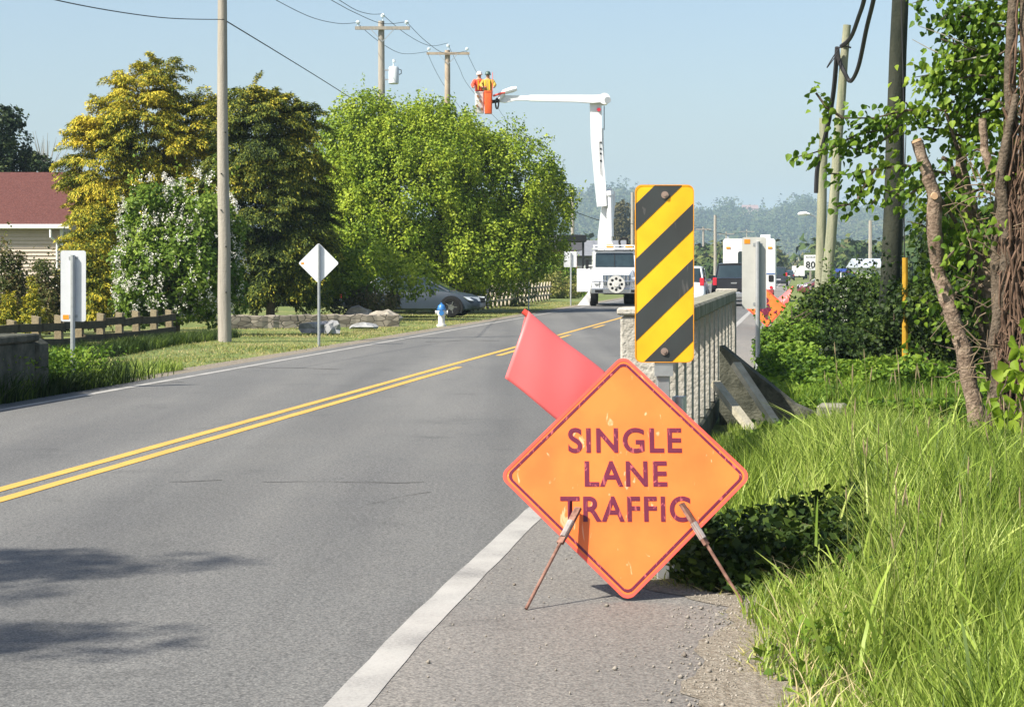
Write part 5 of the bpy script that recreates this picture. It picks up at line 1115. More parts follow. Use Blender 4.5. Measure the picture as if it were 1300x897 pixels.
# dark evergreen and bare tree behind the house
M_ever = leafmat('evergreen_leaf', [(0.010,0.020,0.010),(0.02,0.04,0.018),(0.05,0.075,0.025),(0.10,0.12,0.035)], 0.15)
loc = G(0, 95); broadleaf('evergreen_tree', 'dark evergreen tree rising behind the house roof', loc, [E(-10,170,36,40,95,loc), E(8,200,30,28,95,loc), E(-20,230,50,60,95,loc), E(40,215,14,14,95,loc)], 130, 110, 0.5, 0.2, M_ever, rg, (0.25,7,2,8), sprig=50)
loc = G(58, 110); rb = random.Random(12); t = thing('bare_tree', 'pale leafless tree between evergreen and golden cypress', 'tree', loc)
b = MB(); b.tube([(0,0,-.2),(0,0,4),(0.1,0,8.5)],[0.16,0.1,0.02],6); M_bare = mat('pale_twig', (0.30,0.29,0.27), 0.9); tr_ = b.build('trunk', M_bare, t)
for j in range(5):
    b = MB()
    for i in range(26):
        h0 = rb.uniform(2.5,7); a = rb.uniform(0,6.28); r_ = rb.uniform(0.5,1.5); u_ = rb.uniform(1.0,2.4); b.tube([(0,0,h0),(math.cos(a)*r_*0.6,math.sin(a)*r_*0.6,h0+u_*0.5),(math.cos(a)*r_,math.sin(a)*r_,h0+u_)],[0.03,0.018,0.008],4)
    b.build('limb', M_bare, tr_)
loc = G(470, 65.5); broadleaf('garden_shrub', 'dark low shrub hiding the rear of the silver car', loc, [E(475,384,32,17,65.5,loc), E(448,388,26,15,65.5,loc)], 60, 90, 0.22, 0.09, M_dshrub, rg, (0.03,0.8,0.4,5), cat='shrub')
loc = G(400, 92); broadleaf('shade_hedge', 'long dark hedge added for the deep shade behind the trees and the silver car', loc, [E(300+i*34,372,30,26,92,loc,0.3*(i%3)) for i in range(11)], 260, 100, 0.45, 0.16, leafmat('shade_hedge_leaf', [(0.012,0.022,0.008),(0.03,0.05,0.015),(0.06,0.09,0.02)], 0.15), rg, (0.05,1.2,0.6,6), cat='hedge')  # dark foliage added where only deep shade lies behind the trees
# hedge bushes right of the maple
M_hedge = leafmat('hedge_leaf', [(0.07,0.10,0.02),(0.14,0.17,0.035),(0.24,0.25,0.06),(0.30,0.26,0.09)], 0.3)
M_bush2 = leafmat('light_bush', [(0.09,0.17,0.015),(0.18,0.28,0.025),(0.30,0.40,0.04)], 0.4)
loc = G(690, 115); broadleaf('hedge_bush', 'loose olive green hedge behind the lattice fence', loc, [E(660,372,34,20,115,loc), E(700,368,36,20,115,loc), E(640,378,26,14,115,loc)], 130, 100, 0.4, 0.13, M_hedge, rg, (0.05,1.5,0.8,6), cat='hedge', sprig=60)
loc = G(722, 125); broadleaf('hedge_bush', 'bright green bush behind the small rectangular sign post', loc, [E(705,345,26,26,125,loc), E(722,368,26,20,125,loc), E(700,330,14,14,125,loc)], 90, 90, 0.4, 0.14, M_bush2, rg, (0.05,1.5,0.8,6), cat='bush', sprig=40)
loc = G(790, 430); broadleaf('round_tree', 'hazy olive brown tree showing behind the boom base', loc, [E(788,282,15,24,430,loc), E(796,308,24,26,430,loc)], 90, 90, 1.6, 0.6, leafmat('olive_brown', [(0.06,0.06,0.02),(0.11,0.10,0.04),(0.16,0.14,0.06)],0.3), rg, (0.4,10,3.5,6), sprig=40)

# tree outside the frame whose branches shade the lower left of the road
rg = np.random.default_rng(31)
loc = R(-13.7, 4.5); broadleaf('roadside_tree', 'tall tree left of the road just outside the picture', loc, [(0,0,10.6,1.8,2.0,1.6),(2.0,1.4,10.4,1.6,0.35,0.35),(2.0,1.4,10.4,1.6,0.3,0.3),(1.8,-0.8,10.3,1.6,0.35,0.35),(1.8,-0.8,10.2,1.6,0.3,0.3),(1.6,-1.7,10.1,1.5,0.3,0.3),(1.6,-1.7,10.1,1.5,0.3,0.3),(0,0,8.4,2.2,2.2,2)], 150, 110, 0.38, 0.13, M_maple, rg, (0.26,10.2,1.8,8), shell=0.2)

# ================================================================== RIGHT BANK: shrubs, pruned trees, ground cover
M_bank = leafmat('bramble_leaf', [(0.03,0.07,0.010),(0.08,0.16,0.016),(0.16,0.26,0.025),(0.26,0.35,0.045)], 0.35)
M_bankd = leafmat('dark_shade_bramble_leaf', [(0.008,0.020,0.005),(0.020,0.042,0.009),(0.05,0.085,0.014),(0.15,0.22,0.03)], 0.3)  # shade of the bank put into the leaf colour; dark weeds share it
rg = np.random.default_rng(41)
def shrub(label, px, d, els, nc, m=M_bank, leaf=0.075, flower=0, cr=0.22):
    loc = G(px, d); el = [E(a, b_, rx, ry, d, loc, dy) for a, b_, rx, ry, dy in els]
    t = broadleaf('roadside_shrub', label, loc, el, nc, 110, cr, leaf, m, rg, (0.03,1.0,0.5,6), cat='shrub', sprig=nc//2, shell=0.3)
    if flower:
        cp, cd = in_union(rg, el, flower, 0.97); k = np.repeat(np.arange(len(cp)), 10); q = cp[k] + rg.normal(0,0.03,(len(k),3)) + np.array([0,0,0.08])
        v, f = leaves(q, norm(rg.normal(0,1,(len(k),3))), 0.03, 0.03, rg); npmesh('blossom', v, f, leafmat('small_flower', [(0.5,0.5,0.42),(0.65,0.65,0.6)], 0.3), t)
shrub('shrub with shade in its leaf colour and tiny pale flowers in front of the paired poles', 1065, 36, [(1040,408,30,30,0),(1075,392,34,34,0.1),(1100,378,18,22,0.2),(1055,440,44,34,-0.3),(1105,420,30,40,0)], 190, M_bankd, flower=60)  # dark leaf colour stands in for the shaded side of this shrub
shrub('pale green bush added as the sunlit top of the dark shrub near the paired poles', 1085, 39, [(1062,392,30,24,0),(1092,376,26,22,0.2),(1108,392,16,20,0)], 90, flower=90)  # paler bush added as the sunlit top of the shrub before it
shrub('low leafy shrub right beside the far orange sign', 1005, 34, [(1000,440,30,24,0),(1020,428,22,20,0.2),(985,450,22,18,0)], 80)
shrub('thicket with shade in its leaf colour around the foot of the dark pole', 1135, 29, [(1100,445,40,36,0.3),(1150,440,46,50,0.3),(1185,400,36,56,0.6),(1200,450,40,40,0.2),(1120,470,50,24,0)], 280, M_bankd)
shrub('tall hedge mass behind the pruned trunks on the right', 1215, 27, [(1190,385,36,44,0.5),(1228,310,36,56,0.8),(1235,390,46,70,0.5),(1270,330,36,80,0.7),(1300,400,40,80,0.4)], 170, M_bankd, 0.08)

# ground cover on the bank
def field(n, fx, fy, rg): return rg.uniform(fx[0], fx[1], n), rg.uniform(fy[0], fy[1], n)
n = 52000; y = rg.uniform(19.5, 31, n); xr = rg.uniform(-0.5, 4.6, n)
x = xr + y*RT; mound = 0.12 + 0.30*np.clip((y-25.0)/3.0,0,1) + 0.22*vnoise(x, y, 1.9, 21); clear = vnoise(x, y, 1.3, 8)
bare = (y < 26.6 + 1.5*vnoise(x, y, 2.5, 9)) & (clear > -0.12) & (xr > 0.15) & (xr < 3.2)
mk = (~bare) & (~((y < 22) & (xr < 0.75))); x, y, mound = x[mk], y[mk], np.maximum(mound[mk], 0.06)
z = ground_z(x, y) + mound*rg.uniform(0.0,1,len(x))**0.5
pos = np.stack([x,y,z],-1); dirs = rg.normal(0,1,(len(x),3)); dirs[:,2] = np.abs(dirs[:,2])*0.3
v, f = leaves(pos, dirs, 0.075, 0.06, rg, shape='heart', hang=0.2); o = npmesh('ground_cover', v, f, M_bank); tag(o, 'low bramble and nettle leaves covering the bank behind the long grass', 'ground cover', kind='stuff')
# leaf litter on the bare patch
n = 12000; y = rg.uniform(20.0, 28.0, n); xr = rg.uniform(0.2, 3.2, n); x = xr + y*RT; pos = np.stack([x,y,ground_z(x,y)+rg.uniform(0.005,0.05,n)],-1)
v, f = leaves(pos, rg.normal(0,1,(n,3))*np.array([1,1,0.15]), 0.07, 0.05, rg); o = npmesh('leaf_litter', v, f, leafmat('litter', [(0.09,0.045,0.025),(0.18,0.09,0.05),(0.26,0.16,0.10)], 0.1)); tag(o, 'reddish brown leaf litter lying on the bare soil of the bank', 'leaf litter', kind='stuff')

# pruned trunks
M_lichen = mat('pale_bark', (0.075,0.045,0.030), 0.95, scale=13, bump=1.0, bscale=40, col2=(0.36,0.28,0.21), detail=10)
M_cut = mat('sawn_wood', (0.50,0.33,0.20), 0.8, scale=18)
dT = 18.0
def trunk_px(t, pts, rad, m, parent=None, name='trunk', n=12, dd=None):
    base = t.location; b = MB(); q = [P(px, py, (dd or dT) + dy) - base for px, py, dy in pts]; rr = list(rad)
    fine = []; fr2_ = []; rgk = random.Random(int(pts[0][0]*7+pts[0][1]))
    for i in range(len(q)-1):
        for k in range(5):
            u = k/5; fine.append(q[i].lerp(q[i+1], u) + Vector((rgk.uniform(-1,1), rgk.uniform(-1,1), 0))*rr[i]*0.12); fr2_.append((rr[i]*(1-u)+rr[i+1]*u)*rgk.uniform(0.92,1.08))
    fine.append(q[-1]); fr2_.append(rr[-1]); b.tube(fine, fr2_, n); return b.build(name, m, parent or t, smooth=True)
def twig_leaves(t, twigs, nl, leaf, m, rg, spread=0.06, name='leaves', dd=None):
    P_ = []; D_ = []
    for pts in twigs:
        q = [np.array(P(px, py, (dd or dT)+dy) - t.location) for px, py, dy in pts]
        for i in range(len(q)-1):
            L = np.linalg.norm(q[i+1]-q[i]); k = max(2, int(nl*L)); u = rg.uniform(0,1,(k,1)); P_.append(q[i]*(1-u)+q[i+1]*u + rg.normal(0,spread,(k,3))); D_.append(np.repeat([(q[i+1]-q[i])/L*0.5], k, 0))
    v, f = leaves(np.concatenate(P_), np.concatenate(D_), leaf, leaf*0.8, rg, shape='heart', hang=0.8); return npmesh(name, v, f, m, t)
t1 = thing('pruned_tree', 'pale barked leaning trunk with sawn top nearest the dark pole', 'tree', G(1240, dT))
tr1 = trunk_px(t1, [(1242,540,0),(1236,505,0),(1222,440,0),(1206,390,0),(1192,350,0.05),(1186,300,0),(1186,250,0),(1178,220,0),(1164,180,0)], [0.085,0.075,0.072,0.070,0.068,0.064,0.066,0.058,0.050], M_lichen)
b = MB(); c0 = P(1164,180,dT)-t1.location; b.tube([c0, c0+Vector((-0.008,0,0.02))],[0.051,0.047],14); b.build('sawn_top', M_cut, tr1, smooth=True)
b = MB(); c0 = P(1186,249,dT-0.06)-t1.location; b.tube([c0, c0+Vector((0,-0.02,0))],[0.034,0.03],12); b.build('knot', M_cut, tr1, smooth=True)
t2_ = thing('pruned_tree', 'second sawn trunk standing between leaning trunk and ivy covered tree', 'tree', G(1262, dT+0.6))
tr2 = trunk_px(t2_, [(1268,520,0.6),(1262,420,0.6),(1250,330,0.6),(1232,270,0.6),(1222,225,0.6),(1220,184,0.6)], [0.09,0.08,0.075,0.075,0.06,0.05], M_lichen)
trunk_px(t2_, [(1240,300,0.6),(1228,260,0.55),(1214,235,0.5),(1206,205,0.5),(1196,200,0.5)], [0.03,0.028,0.025,0.022,0.02], M_bark, tr2, 'limb')
trunk_px(t2_, [(1252,340,0.6),(1270,250,0.4),(1280,180,0.3),(1276,90,0.3)], [0.045,0.05,0.045,0.04], M_lichen, tr2, 'limb')
t3 = thing('ivy_tree', 'large dark ragged trunk leaving the frame at the right edge', 'tree', G(1300, dT-0.4))
tr3 = trunk_px(t3, [(1312,560,-0.4),(1304,450,-0.4),(1296,330,-0.4),(1306,180,-0.4),(1304,60,-0.4),(1300,-120,-0.4)], [0.19,0.15,0.115,0.075,0.06,0.05], M_bark, n=18)
trunk_px(t3, [(1262,540,-.3),(1272,430,-.35),(1266,330,-.35),(1284,200,-.4),(1282,60,-.4),(1292,-80,-.4)], [0.09,0.075,0.07,0.06,0.045,0.04], M_bark, tr3, 'stem')
trunk_px(t3, [(1282,550,-.5),(1262,440,-.45),(1280,320,-.5),(1270,220,-.5),(1290,120,-.5)], [0.07,0.06,0.055,0.045,0.03], M_bark, tr3, 'stem')
trunk_px(t3, [(1300,300,-.5),(1272,250,-.4),(1250,190,-.3),(1247,150,-.3)], [0.05,0.045,0.04,0.032], M_lichen, tr3, 'stem')
b = MB(); rgi = random.Random(5)
for i in range(230):    # ragged vines climbing the trunk
    a = rgi.uniform(-3.0,-0.1); z0 = rgi.uniform(-0.4,2.0) if i < 190 else rgi.uniform(1.5,3.2); r_ = 0.25 - z0*0.055; x0 = r_*math.cos(a) - 0.03; y0 = r_*math.sin(a)
    pts = [(x0 + rgi.uniform(-.06,.06), y0 + rgi.uniform(-.05,.01), z0+rgi.uniform(0.09,0.16)*k_) for k_ in range(6)]; b.tube(pts, rgi.uniform(0.004,0.013), 5)
b.build('vine_stems', mat('vine_bark', (0.05,0.03,0.02), 0.95, scale=9, col2=(0.20,0.13,0.09)), tr3)
b = MB()
for i in range(70):    # bare twigs of the tangle
    px = rgi.uniform(1225,1300); py = rgi.uniform(230,480); a0 = P(px,py,dT-rgi.uniform(.1,.6))-t3.location; q1 = a0+Vector((rgi.uniform(-.35,.2),rgi.uniform(-.1,.1),rgi.uniform(-.12,.25))); q2 = q1+Vector((rgi.uniform(-.2,.2),0,rgi.uniform(-.2,.15)))
    b.tube([a0,(a0+q1)/2+Vector((0,0,0.03)),q1,q2],[0.006,0.005,0.004,0.002],4)
b.build('tangled_twigs', mat('twig_brown', (0.20,0.15,0.10), 0.9), tr3)
M_near = leafmat('hazel_leaf', [(0.03,0.07,0.010),(0.08,0.16,0.014),(0.17,0.27,0.025),(0.30,0.40,0.05)], 0.42, 0.5, 2.0)
# leafy boughs that reach left across the poles
boughs = [
 [(1250,150,0.2),(1200,140,0.1),(1150,140,0),(1110,150,0),(1070,150,-0.1)], [(1150,140,0),(1120,165,0),(1090,170,0),(1060,185,0),(1030,195,0),(1008,200,0)],
 [(1140,165,0),(1110,185,0),(1085,190,0.1),(1062,178,0.1)], [(1200,220,0.1),(1150,210,0),(1110,215,0),(1080,222,0),(1052,220,0)], [(1110,215,0),(1095,240,0),(1086,258,0),(1062,262,0)],
 [(1180,230,0.1),(1150,250,0),(1120,240,0),(1105,262,0)], [(1070,150,-0.1),(1048,135,-0.1),(1036,118,-0.1)], [(1250,180,0.1),(1210,170,0.2),(1170,160,0.2),(1150,130,0.1)],
 [(1300,40,0),(1260,30,0),(1230,22,0),(1200,20,0.1),(1190,32,0.1)], [(1290,80,0.1),(1250,70,0.1),(1225,60,0),(1195,50,0)], [(1300,110,0),(1270,100,0),(1240,95,0),(1220,100,0)],
 [(1300,20,0.2),(1270,8,0.2),(1235,0,0.2)], [(1290,150,0.1),(1255,140,0.1),(1230,150,0.2),(1212,170,0.1)], [(1280,200,0),(1240,190,0.1),(1215,205,0.1)], [(1300,70,-0.2),(1285,60,-0.2),(1268,70,-0.2)],
 [(1245,240,0),(1215,250,0.1),(1200,270,0.2)], [(1250,300,-0.1),(1220,310,-0.1),(1200,330,-0.1)], [(1300,200,-0.4),(1270,215,-0.4),(1250,225,-0.4)], [(1300,270,-0.4),(1275,280,-0.4),(1255,300,-0.4)], [(1240,360,0),(1215,370,0),(1195,400,0.1)],
 [(1260,60,0.2),(1240,110,0.3),(1225,140,0.3)], [(1300,150,-0.1),(1270,130,0),(1245,125,0)]]
rgt = random.Random(77); fill = []
for i in range(60):
    px = rgt.uniform(1175,1315); py = rgt.uniform(150,470); a = rgt.uniform(-2.6,0.5); L_t = rgt.uniform(25,60); dy_ = rgt.uniform(0.15,0.9)
    if px < 1215 and py > 330 and rgt.random() < 0.5: continue
    fill.append([(px,py,dy_),(px+L_t*0.5*math.cos(a),py+L_t*0.35*math.sin(a),dy_),(px+L_t*math.cos(a),py+L_t*0.6*math.sin(a)+6,dy_)])
for i in range(34):
    px = rgt.uniform(1200,1310); py = rgt.uniform(-10,150); a = rgt.uniform(2.2,4.0); L_t = rgt.uniform(25,55)
    fill.append([(px,py,0.1),(px+L_t*0.5*math.cos(a),py+L_t*0.3*math.sin(a),0.1),(px+L_t*math.cos(a),py+L_t*0.5*math.sin(a)+5,0.1)])
tw = thing('hazel_bough', 'leafy green boughs arching left from the pruned trunks across the poles', 'bough', G(1262, dT+0.1))
b = MB()
for bo in boughs[:8]:
    q = [P(px,py,dT+dy)-tw.location for px,py,dy in bo]; b.tube(q, [0.014-0.002*min(i,5) for i in range(len(q))], 5)
b.tube([P(1200,140,dT)-tw.location, P(1235,250,dT+0.3)-tw.location, P(1262,520,dT+0.3)-tw.location], [0.014,0.022,0.035], 7)
b.tube([P(1180,230,dT)-tw.location, P(1225,300,dT+0.25)-tw.location, P(1260,500,dT+0.25)-tw.location], [0.014,0.02,0.03], 7)
b.build('branches', M_bark, tw, smooth=True); twig_leaves(tw, boughs[:8], 105, 0.072, M_near, rg, 0.06)
b = MB()
for bo in boughs[8:]:
    q = [P(px,py,dT+dy)-t3.location for px,py,dy in bo]; q.insert(0, q[0]+Vector((0.25,-0.3,-0.15))); b.tube(q, [0.016-0.002*min(i,6) for i in range(len(q))], 5)
b.build('branches', M_bark, tr3, smooth=True); twig_leaves(t3, boughs[8:], 165, 0.070, M_near, rg, 0.10)
b = MB()
for bo in fill: b.tube([P(px,py,dT+dy)-t3.location for px,py,dy in bo], [0.006,0.005,0.003], 4)
tag(b.build('twigs', M_bark, tr3), kind='stuff'); twig_leaves(t3, fill, 120, 0.068, M_near, rg, 0.09)
# pale dead twig
b = MB(); b.tube([P(1255,70,dT)-t3.location, P(1215,78,dT)-t3.location, P(1180,62,dT)-t3.location, P(1158,50,dT)-t3.location],[0.008,0.007,0.005,0.003],5); b.tube([P(1240,62,dT)-t3.location, P(1200,45,dT)-t3.location, P(1166,33,dT)-t3.location],[0.006,0.005,0.003],5); b.build('dead_twigs', mat('grey_twig', (0.38,0.35,0.30), .9), tr3)
# young bright leaves low on the right
ty = thing('young_sapling', 'bright yellow green broad leaved sapling low at the right frame edge', 'sapling', G(1275, 15.2))
tw2 = [[(1275,640,0),(1268,600,0),(1262,560,0),(1255,520,0)],[(1268,600,0),(1235,590,0),(1215,598,0)],[(1262,560,0),(1285,530,0),(1300,500,0)],[(1275,600,0),(1300,580,0),(1320,570,0)],[(1262,560,0),(1240,560,0)],[(1285,530,0),(1270,500,0),(1285,470,0)],[(1300,500,0),(1300,440,0),(1295,410,0)],[(1275,640,0),(1300,640,0)]]
b = MB()
for bo in tw2: b.tube([P(px,py,15.2)-ty.location for px,py,_ in bo], 0.006, 5)
b.tube([P(1275,640,15.2)-ty.location,(0,0,-0.1)],0.008,5); b.build('stem', M_bark, ty); twig_leaves(ty, tw2, 60, 0.115, leafmat('young_leaf', [(0.14,0.24,0.015),(0.24,0.35,0.03),(0.36,0.45,0.06)], 0.45), rg, 0.06, dd=15.2)

# ================================================================== GRASS
def grass(n, xr, y, hgt, wid, m, rg, name, label, lean=0.35, segs=3, gz=ground_z, dirf=None):
    x = xr + y*RT; z = gz(x, y) - 0.02; a = rg.uniform(0, 2*math.pi, n)
    dirx = 0.7*vnoise(x, y, 2.3, 31) + 0.8*np.cos(a); diry = 0.7*vnoise(x, y, 2.6, 33) + 0.8*np.sin(a)
    H = hgt*rg.uniform(0.45,1.25,n); W = wid*rg.uniform(0.6,1.3,n)*0.5; b = rg.uniform(0, 2*math.pi, n); sx = np.cos(b)*W; sy = np.sin(b)*W; ln = lean*rg.uniform(0.3,1.6,n)*H
    rows = []
    for k in range(segs):
        t = k/segs; w_ = (1 - 0.55*t); cx = x + dirx*ln*t*t; cy = y + diry*ln*t*t; cz = z + H*(t - 0.22*lean*2*t*t)
        rows += [np.stack([cx - sx*w_, cy - sy*w_, cz],-1), np.stack([cx + sx*w_, cy + sy*w_, cz],-1)]
    rows.append(np.stack([x + dirx*ln, y + diry*ln, z + H*(1-0.22*lean*2)],-1))
    V = np.stack(rows,1); k = 2*segs+1; base = np.arange(n)[:,None]*k
    quads = np.concatenate([base + np.array([2*j,2*j+1,2*j+3,2*j+2]) for j in range(segs-1)]); tris = base + np.array([2*segs-2,2*segs-1,2*segs])
    o = npmesh(name, V.reshape(-1,3), [quads, tris], m); tag(o, label, 'grass', kind='stuff'); return o
M_grass = leafmat('grass_blade', [(0.05,0.095,0.012),(0.16,0.24,0.03),(0.30,0.40,0.065),(0.50,0.56,0.17)], 0.32, 0.45, 1.3, 0.35)
M_grass2 = leafmat('verge_blade', [(0.10,0.15,0.025),(0.24,0.27,0.06),(0.40,0.36,0.14),(0.50,0.41,0.22)], 0.3, 0.6, 0.7, 0.5)
rg = np.random.default_rng(51)
def edge(y): return -0.16 + 0.07*np.sin(y*1.9) + 0.05*np.sin(y*5.1) - 0.58*np.clip((y-9.85)/0.5, 0, 1)
n = 160000; y = 5.5 + 15.5*rg.random(n)**1.25; xr = rg.uniform(-0.85, 4.2, n)
e_ = edge(y); mk = (xr > e_ + np.abs(rg.normal(0,0.05,n))) & (xr < 0.20*y + 0.9)
mk &= ~((y > 18.8) & (xr > 0.9 + 0.5*rg.random(n))); mk &= ~((y > 12.2) & (xr < -0.5) & (y < 14.5) & (rg.random(n) < 0.5))
y = y[mk]; xr = xr[mk]; e_ = e_[mk]; q = np.clip((xr - e_)/0.9, 0, 1); hgt = 0.13 + 0.30*np.clip((y-10.0)/0.6,0,1)*(1-q) + 0.36*q + 0.09*vnoise(xr, y, 2.2, 12); hgt = hgt*(1 - 0.70*np.clip((y-14)/4.5, 0, 1)); hgt = np.maximum(hgt, 0.07); hgt = hgt*(1 - 0.80*np.clip((y-9.9)/0.2,0,1)*np.clip((11.45-y)/0.35,0,1)*np.clip((0.42-xr)/0.2,0,1))
grass(len(y), xr, y, hgt*1.05, 0.0085, M_grass, rg, 'long_grass', 'long fresh green grass filling the verge right of the orange sign', 0.38, 3)
n = 26000; y = 5.5 + 14*rg.random(n); xr = rg.uniform(-0.7, 3.6, n); mk = (xr > edge(y)-0.03*rg.random(n)) & (xr < 0.2*y+0.9); y = y[mk]; xr = xr[mk]
grass(len(y), xr, y, 0.13, 0.014, M_grass2, rg, 'under_grass', 'short broad leaved weeds and straw at the feet of the long grass', 0.9, 2)
n = 26000; y = 6.5 + 13*rg.random(n); xr = rg.uniform(-0.7, 3.4, n); cl = vnoise(xr + y*RT, y, 2.0, 44); mk = (xr > edge(y)+0.05) & (xr < 0.2*y+0.9) & (cl > -0.05) & ~((y > 9.7) & (y < 12.6) & (xr < 0.55)); y = y[mk]; xr = xr[mk]; x = xr + y*RT
v, f = leaves(np.stack([x, y, ground_z(x,y) + rg.uniform(0.03,0.30,len(x))*np.clip((xr-edge(y))/0.5,0.2,1)],-1), rg.normal(0,1,(len(x),3)), 0.06, 0.04, rg, face=norm(rg.normal(0,0.5,(len(x),3))+np.array([0,0,1]))); o = npmesh('verge_weeds', v, f, M_bank); tag(o, 'patches of small leaved green weeds mixed into the long grass', 'weeds', kind='stuff')
n = 1500; y = 6.0 + 11*rg.random(n)**1.2; xr = rg.uniform(0.1, 3.4, n); mk = xr < 0.2*y+0.9; y = y[mk]; xr = xr[mk]
grass(len(y), xr, y, 0.62, 0.017, M_grass, rg, 'broad_grass', 'broad arching blades of coarse grass among the long grass', 0.62, 6)
n = 26000; y = 6.3 + 5*rg.random(n); xr = edge(y) + np.abs(rg.normal(0,0.13,n)) - 0.05; grass(n, xr, y, 0.075, 0.008, M_grass2, rg, 'edge_grass', 'short ragged tufts creeping over the gravel edge', 0.8, 2)
n = 7000; y = 6.0 + 13*rg.random(n)**1.2; xr = rg.uniform(-0.1, 3.4, n); mk = (xr < 0.2*y+0.9) & (xr > edge(y)+0.05); y = y[mk]; xr = xr[mk]
grass(len(y), xr, y, 0.30, 0.008, leafmat('straw', [(0.30,0.24,0.12),(0.48,0.40,0.20),(0.58,0.52,0.30)], 0.2), rg, 'dead_grass', 'dead straw coloured blades scattered through the verge', 0.7, 3)
n = 9000; y = 22.5 + 7.5*rg.random(n); xr = rg.uniform(-0.3, 3.6, n); grass(n, xr, y, 0.30 + 0.15*vnoise(xr, y, 2.4, 61), 0.014, M_bank, rg, 'bank_weeds', 'loose upright weeds standing in the ground cover of the bank', 0.4, 3)
n = 5200; y = 10.05 + 1.15*rg.random(n); xr = -0.78 + 1.15*rg.random(n); x = xr + y*RT; mk = xr > edge(y) + 0.04; x = x[mk]; y = y[mk]  # dark leaves added so the cast shadow beside the sign reads blacker
v, f = leaves(np.stack([x, y, ground_z(x,y) + 0.02 + 0.24*rg.random(len(x))*np.clip((y-9.9)/0.7,0.2,1)],-1), rg.normal(0,1,(len(x),3)), 0.06, 0.042, rg, face=norm(rg.normal(0,0.5,(len(x),3))+np.array([0,0,1]))); o = npmesh('shadow_weeds', v, f, M_bankd); tag(o, 'dark leaves added to deepen the cast shadow behind the right leg of the orange sign', 'weeds', kind='stuff')
# seed heads
n = 120; y = 7.5 + 9*rg.random(n); xr = rg.uniform(0.25, 2.6, n); x = xr + y*RT; z = ground_z(x, y); Hs = rg.uniform(0.45,0.78,n); b = MB(); b2 = MB()
for i in range(n):
    lx, ly = rg.normal(0,0.06,2); p0 = Vector((x[i],y[i],z[i])); p1 = p0 + Vector((lx*.4,ly*.4,Hs[i]*.6)); p2 = p0 + Vector((lx,ly,Hs[i])); b.tube([p0,p1,p2],0.0022,4,False)
    b2.tube([p2, p2+(p2-p1)*0.10, p2+(p2-p1)*0.30],[0.002,0.0048,0.0015],5,False)
o = b.build('grass_stalks', leafmat('stalk', [(0.14,0.18,0.04),(0.25,0.27,0.09)],0.3)); tag(o, 'thin upright stalks rising above the long grass', 'grass', kind='stuff')
o = b2.build('seed_heads', mat('seed_head', (0.16,0.13,0.07), 0.9, col2=(0.30,0.24,0.14))); tag(o, 'brownish seed heads on top of the grass stalks', 'grass', kind='stuff')
# left verge
n = 90000; y = 18 + 85*rg.random(n)**1.5; xr = rg.uniform(-17, -9.75, n); mk = (xr < -9.75 - np.abs(rg.normal(0,0.12,n))); y = y[mk]; xr = xr[mk]
hgt = 0.07 + 0.05*vnoise(xr, y, 0.9, 14); near = np.exp(-((xr+10.9)/0.9)**2)*np.exp(-((y-28)/6)**2); hgt = np.maximum(hgt, 0.05) + 0.08*near
hgt = hgt + 0.22*np.exp(-((xr+14.0)/0.5)**2)*(y > 36)*(y < 48)
grass(len(y), xr, y, hgt, 0.022, M_grass2, rg, 'verge_grass', 'short sun bleached grass of the verge left of the road', 0.5, 2)
n = 14000; y = 24 + 9*rg.random(n)**1.4; xr = -9.85 - 2.4*rg.random(n)**1.3; grass(n, xr, y, 0.26 + 0.14*vnoise(xr, y, 2, 3), 0.014, M_grass, rg, 'tall_weeds', 'tall weeds around the left white marker board and parapet end', 0.45, 3)
n = 12000; y = 36.5 + 11.5*rg.random(n); xr = -13.9 + 0.9*rg.random(n); grass(n, xr, y, 0.30 + 0.12*vnoise(xr, y, 2, 6), 0.018, M_bankd, rg, 'fence_weeds', 'dark tufts growing along the foot of the post and rail fence', 0.5, 2)
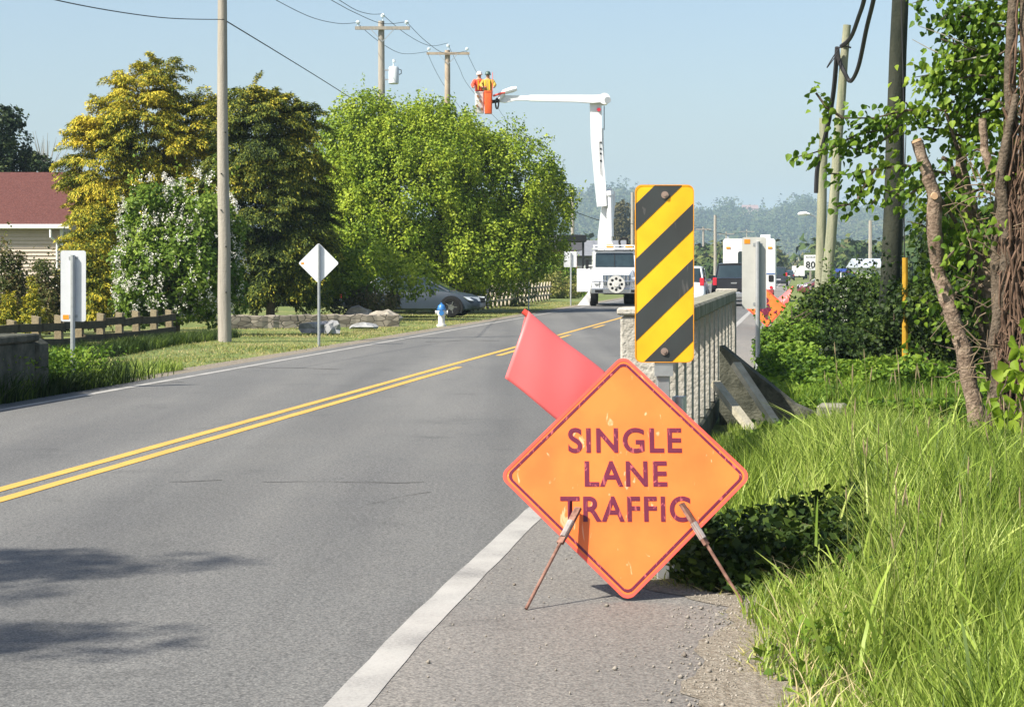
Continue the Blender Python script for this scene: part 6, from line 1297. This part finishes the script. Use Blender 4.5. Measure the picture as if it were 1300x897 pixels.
n = 36000; y = 31 + 70*rg.random(n)**1.4; xr = rg.uniform(-0.62, 3.5, n); grass(n, xr, y, 0.12, 0.03, M_grass, rg, 'far_verge_grass', 'pale green grass of the right verge beyond the bridge', 0.5, 2)
# cow parsley and dark weeds crowding the left parapet end and marker post
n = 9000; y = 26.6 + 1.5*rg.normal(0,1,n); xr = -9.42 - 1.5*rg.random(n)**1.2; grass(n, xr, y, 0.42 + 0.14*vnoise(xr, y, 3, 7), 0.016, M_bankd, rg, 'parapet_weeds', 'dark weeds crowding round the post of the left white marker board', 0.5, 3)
n = 7000; y = 26.4 + 1.2*rg.normal(0,1,n); xr = -9.5 - 1.3*rg.random(n); x = xr + y*RT; v, f = leaves(np.stack([x, y, ground_z(x,y) + 0.55*rg.random(n)**0.6], -1), rg.normal(0,1,(n,3)), 0.07, 0.045, rg, face=norm(rg.normal(0,0.6,(n,3))+np.array([0,0,1])))
o = npmesh('nettles', v, f, M_bank); tag(o, 'leafy nettles growing at the left parapet end', 'weeds', kind='stuff')
# pebbles on the shoulder
n = 1100; y = 6.5 + 5.6*rg.random(n); xr = -0.22 - np.abs(rg.normal(0,0.16,n)); far_ = rg.random(n) < 0.13; xr = np.where(far_, rg.uniform(-1.6,-0.3,n), xr); r_ = rg.uniform(0.002,0.007,n)*np.where(rg.random(n)<0.06,1.9,1)
O8 = np.array([(1,0,0),(0,1,0),(-1,0,0),(0,-1,0),(0,0,1),(0,0,-1)],float); F8 = np.array([(0,1,4),(1,2,4),(2,3,4),(3,0,4),(1,0,5),(2,1,5),(3,2,5),(0,3,5)])
V = (O8[None]*rg.uniform(0.6,1.4,(n,6,1))*r_[:,None,None]) + np.stack([xr+y*RT, y, r_*0.5],-1)[:,None]; F = (F8[None] + (np.arange(n)*6)[:,None,None]).reshape(-1,3)
o = npmesh('gravel', V.reshape(-1,3), [F], mat('pebble', (0.12,0.10,0.08), 0.9, scale=9, col2=(0.40,0.37,0.32))); tag(o, 'loose pebbles scattered over the paved shoulder beside the grass', 'gravel', kind='stuff')
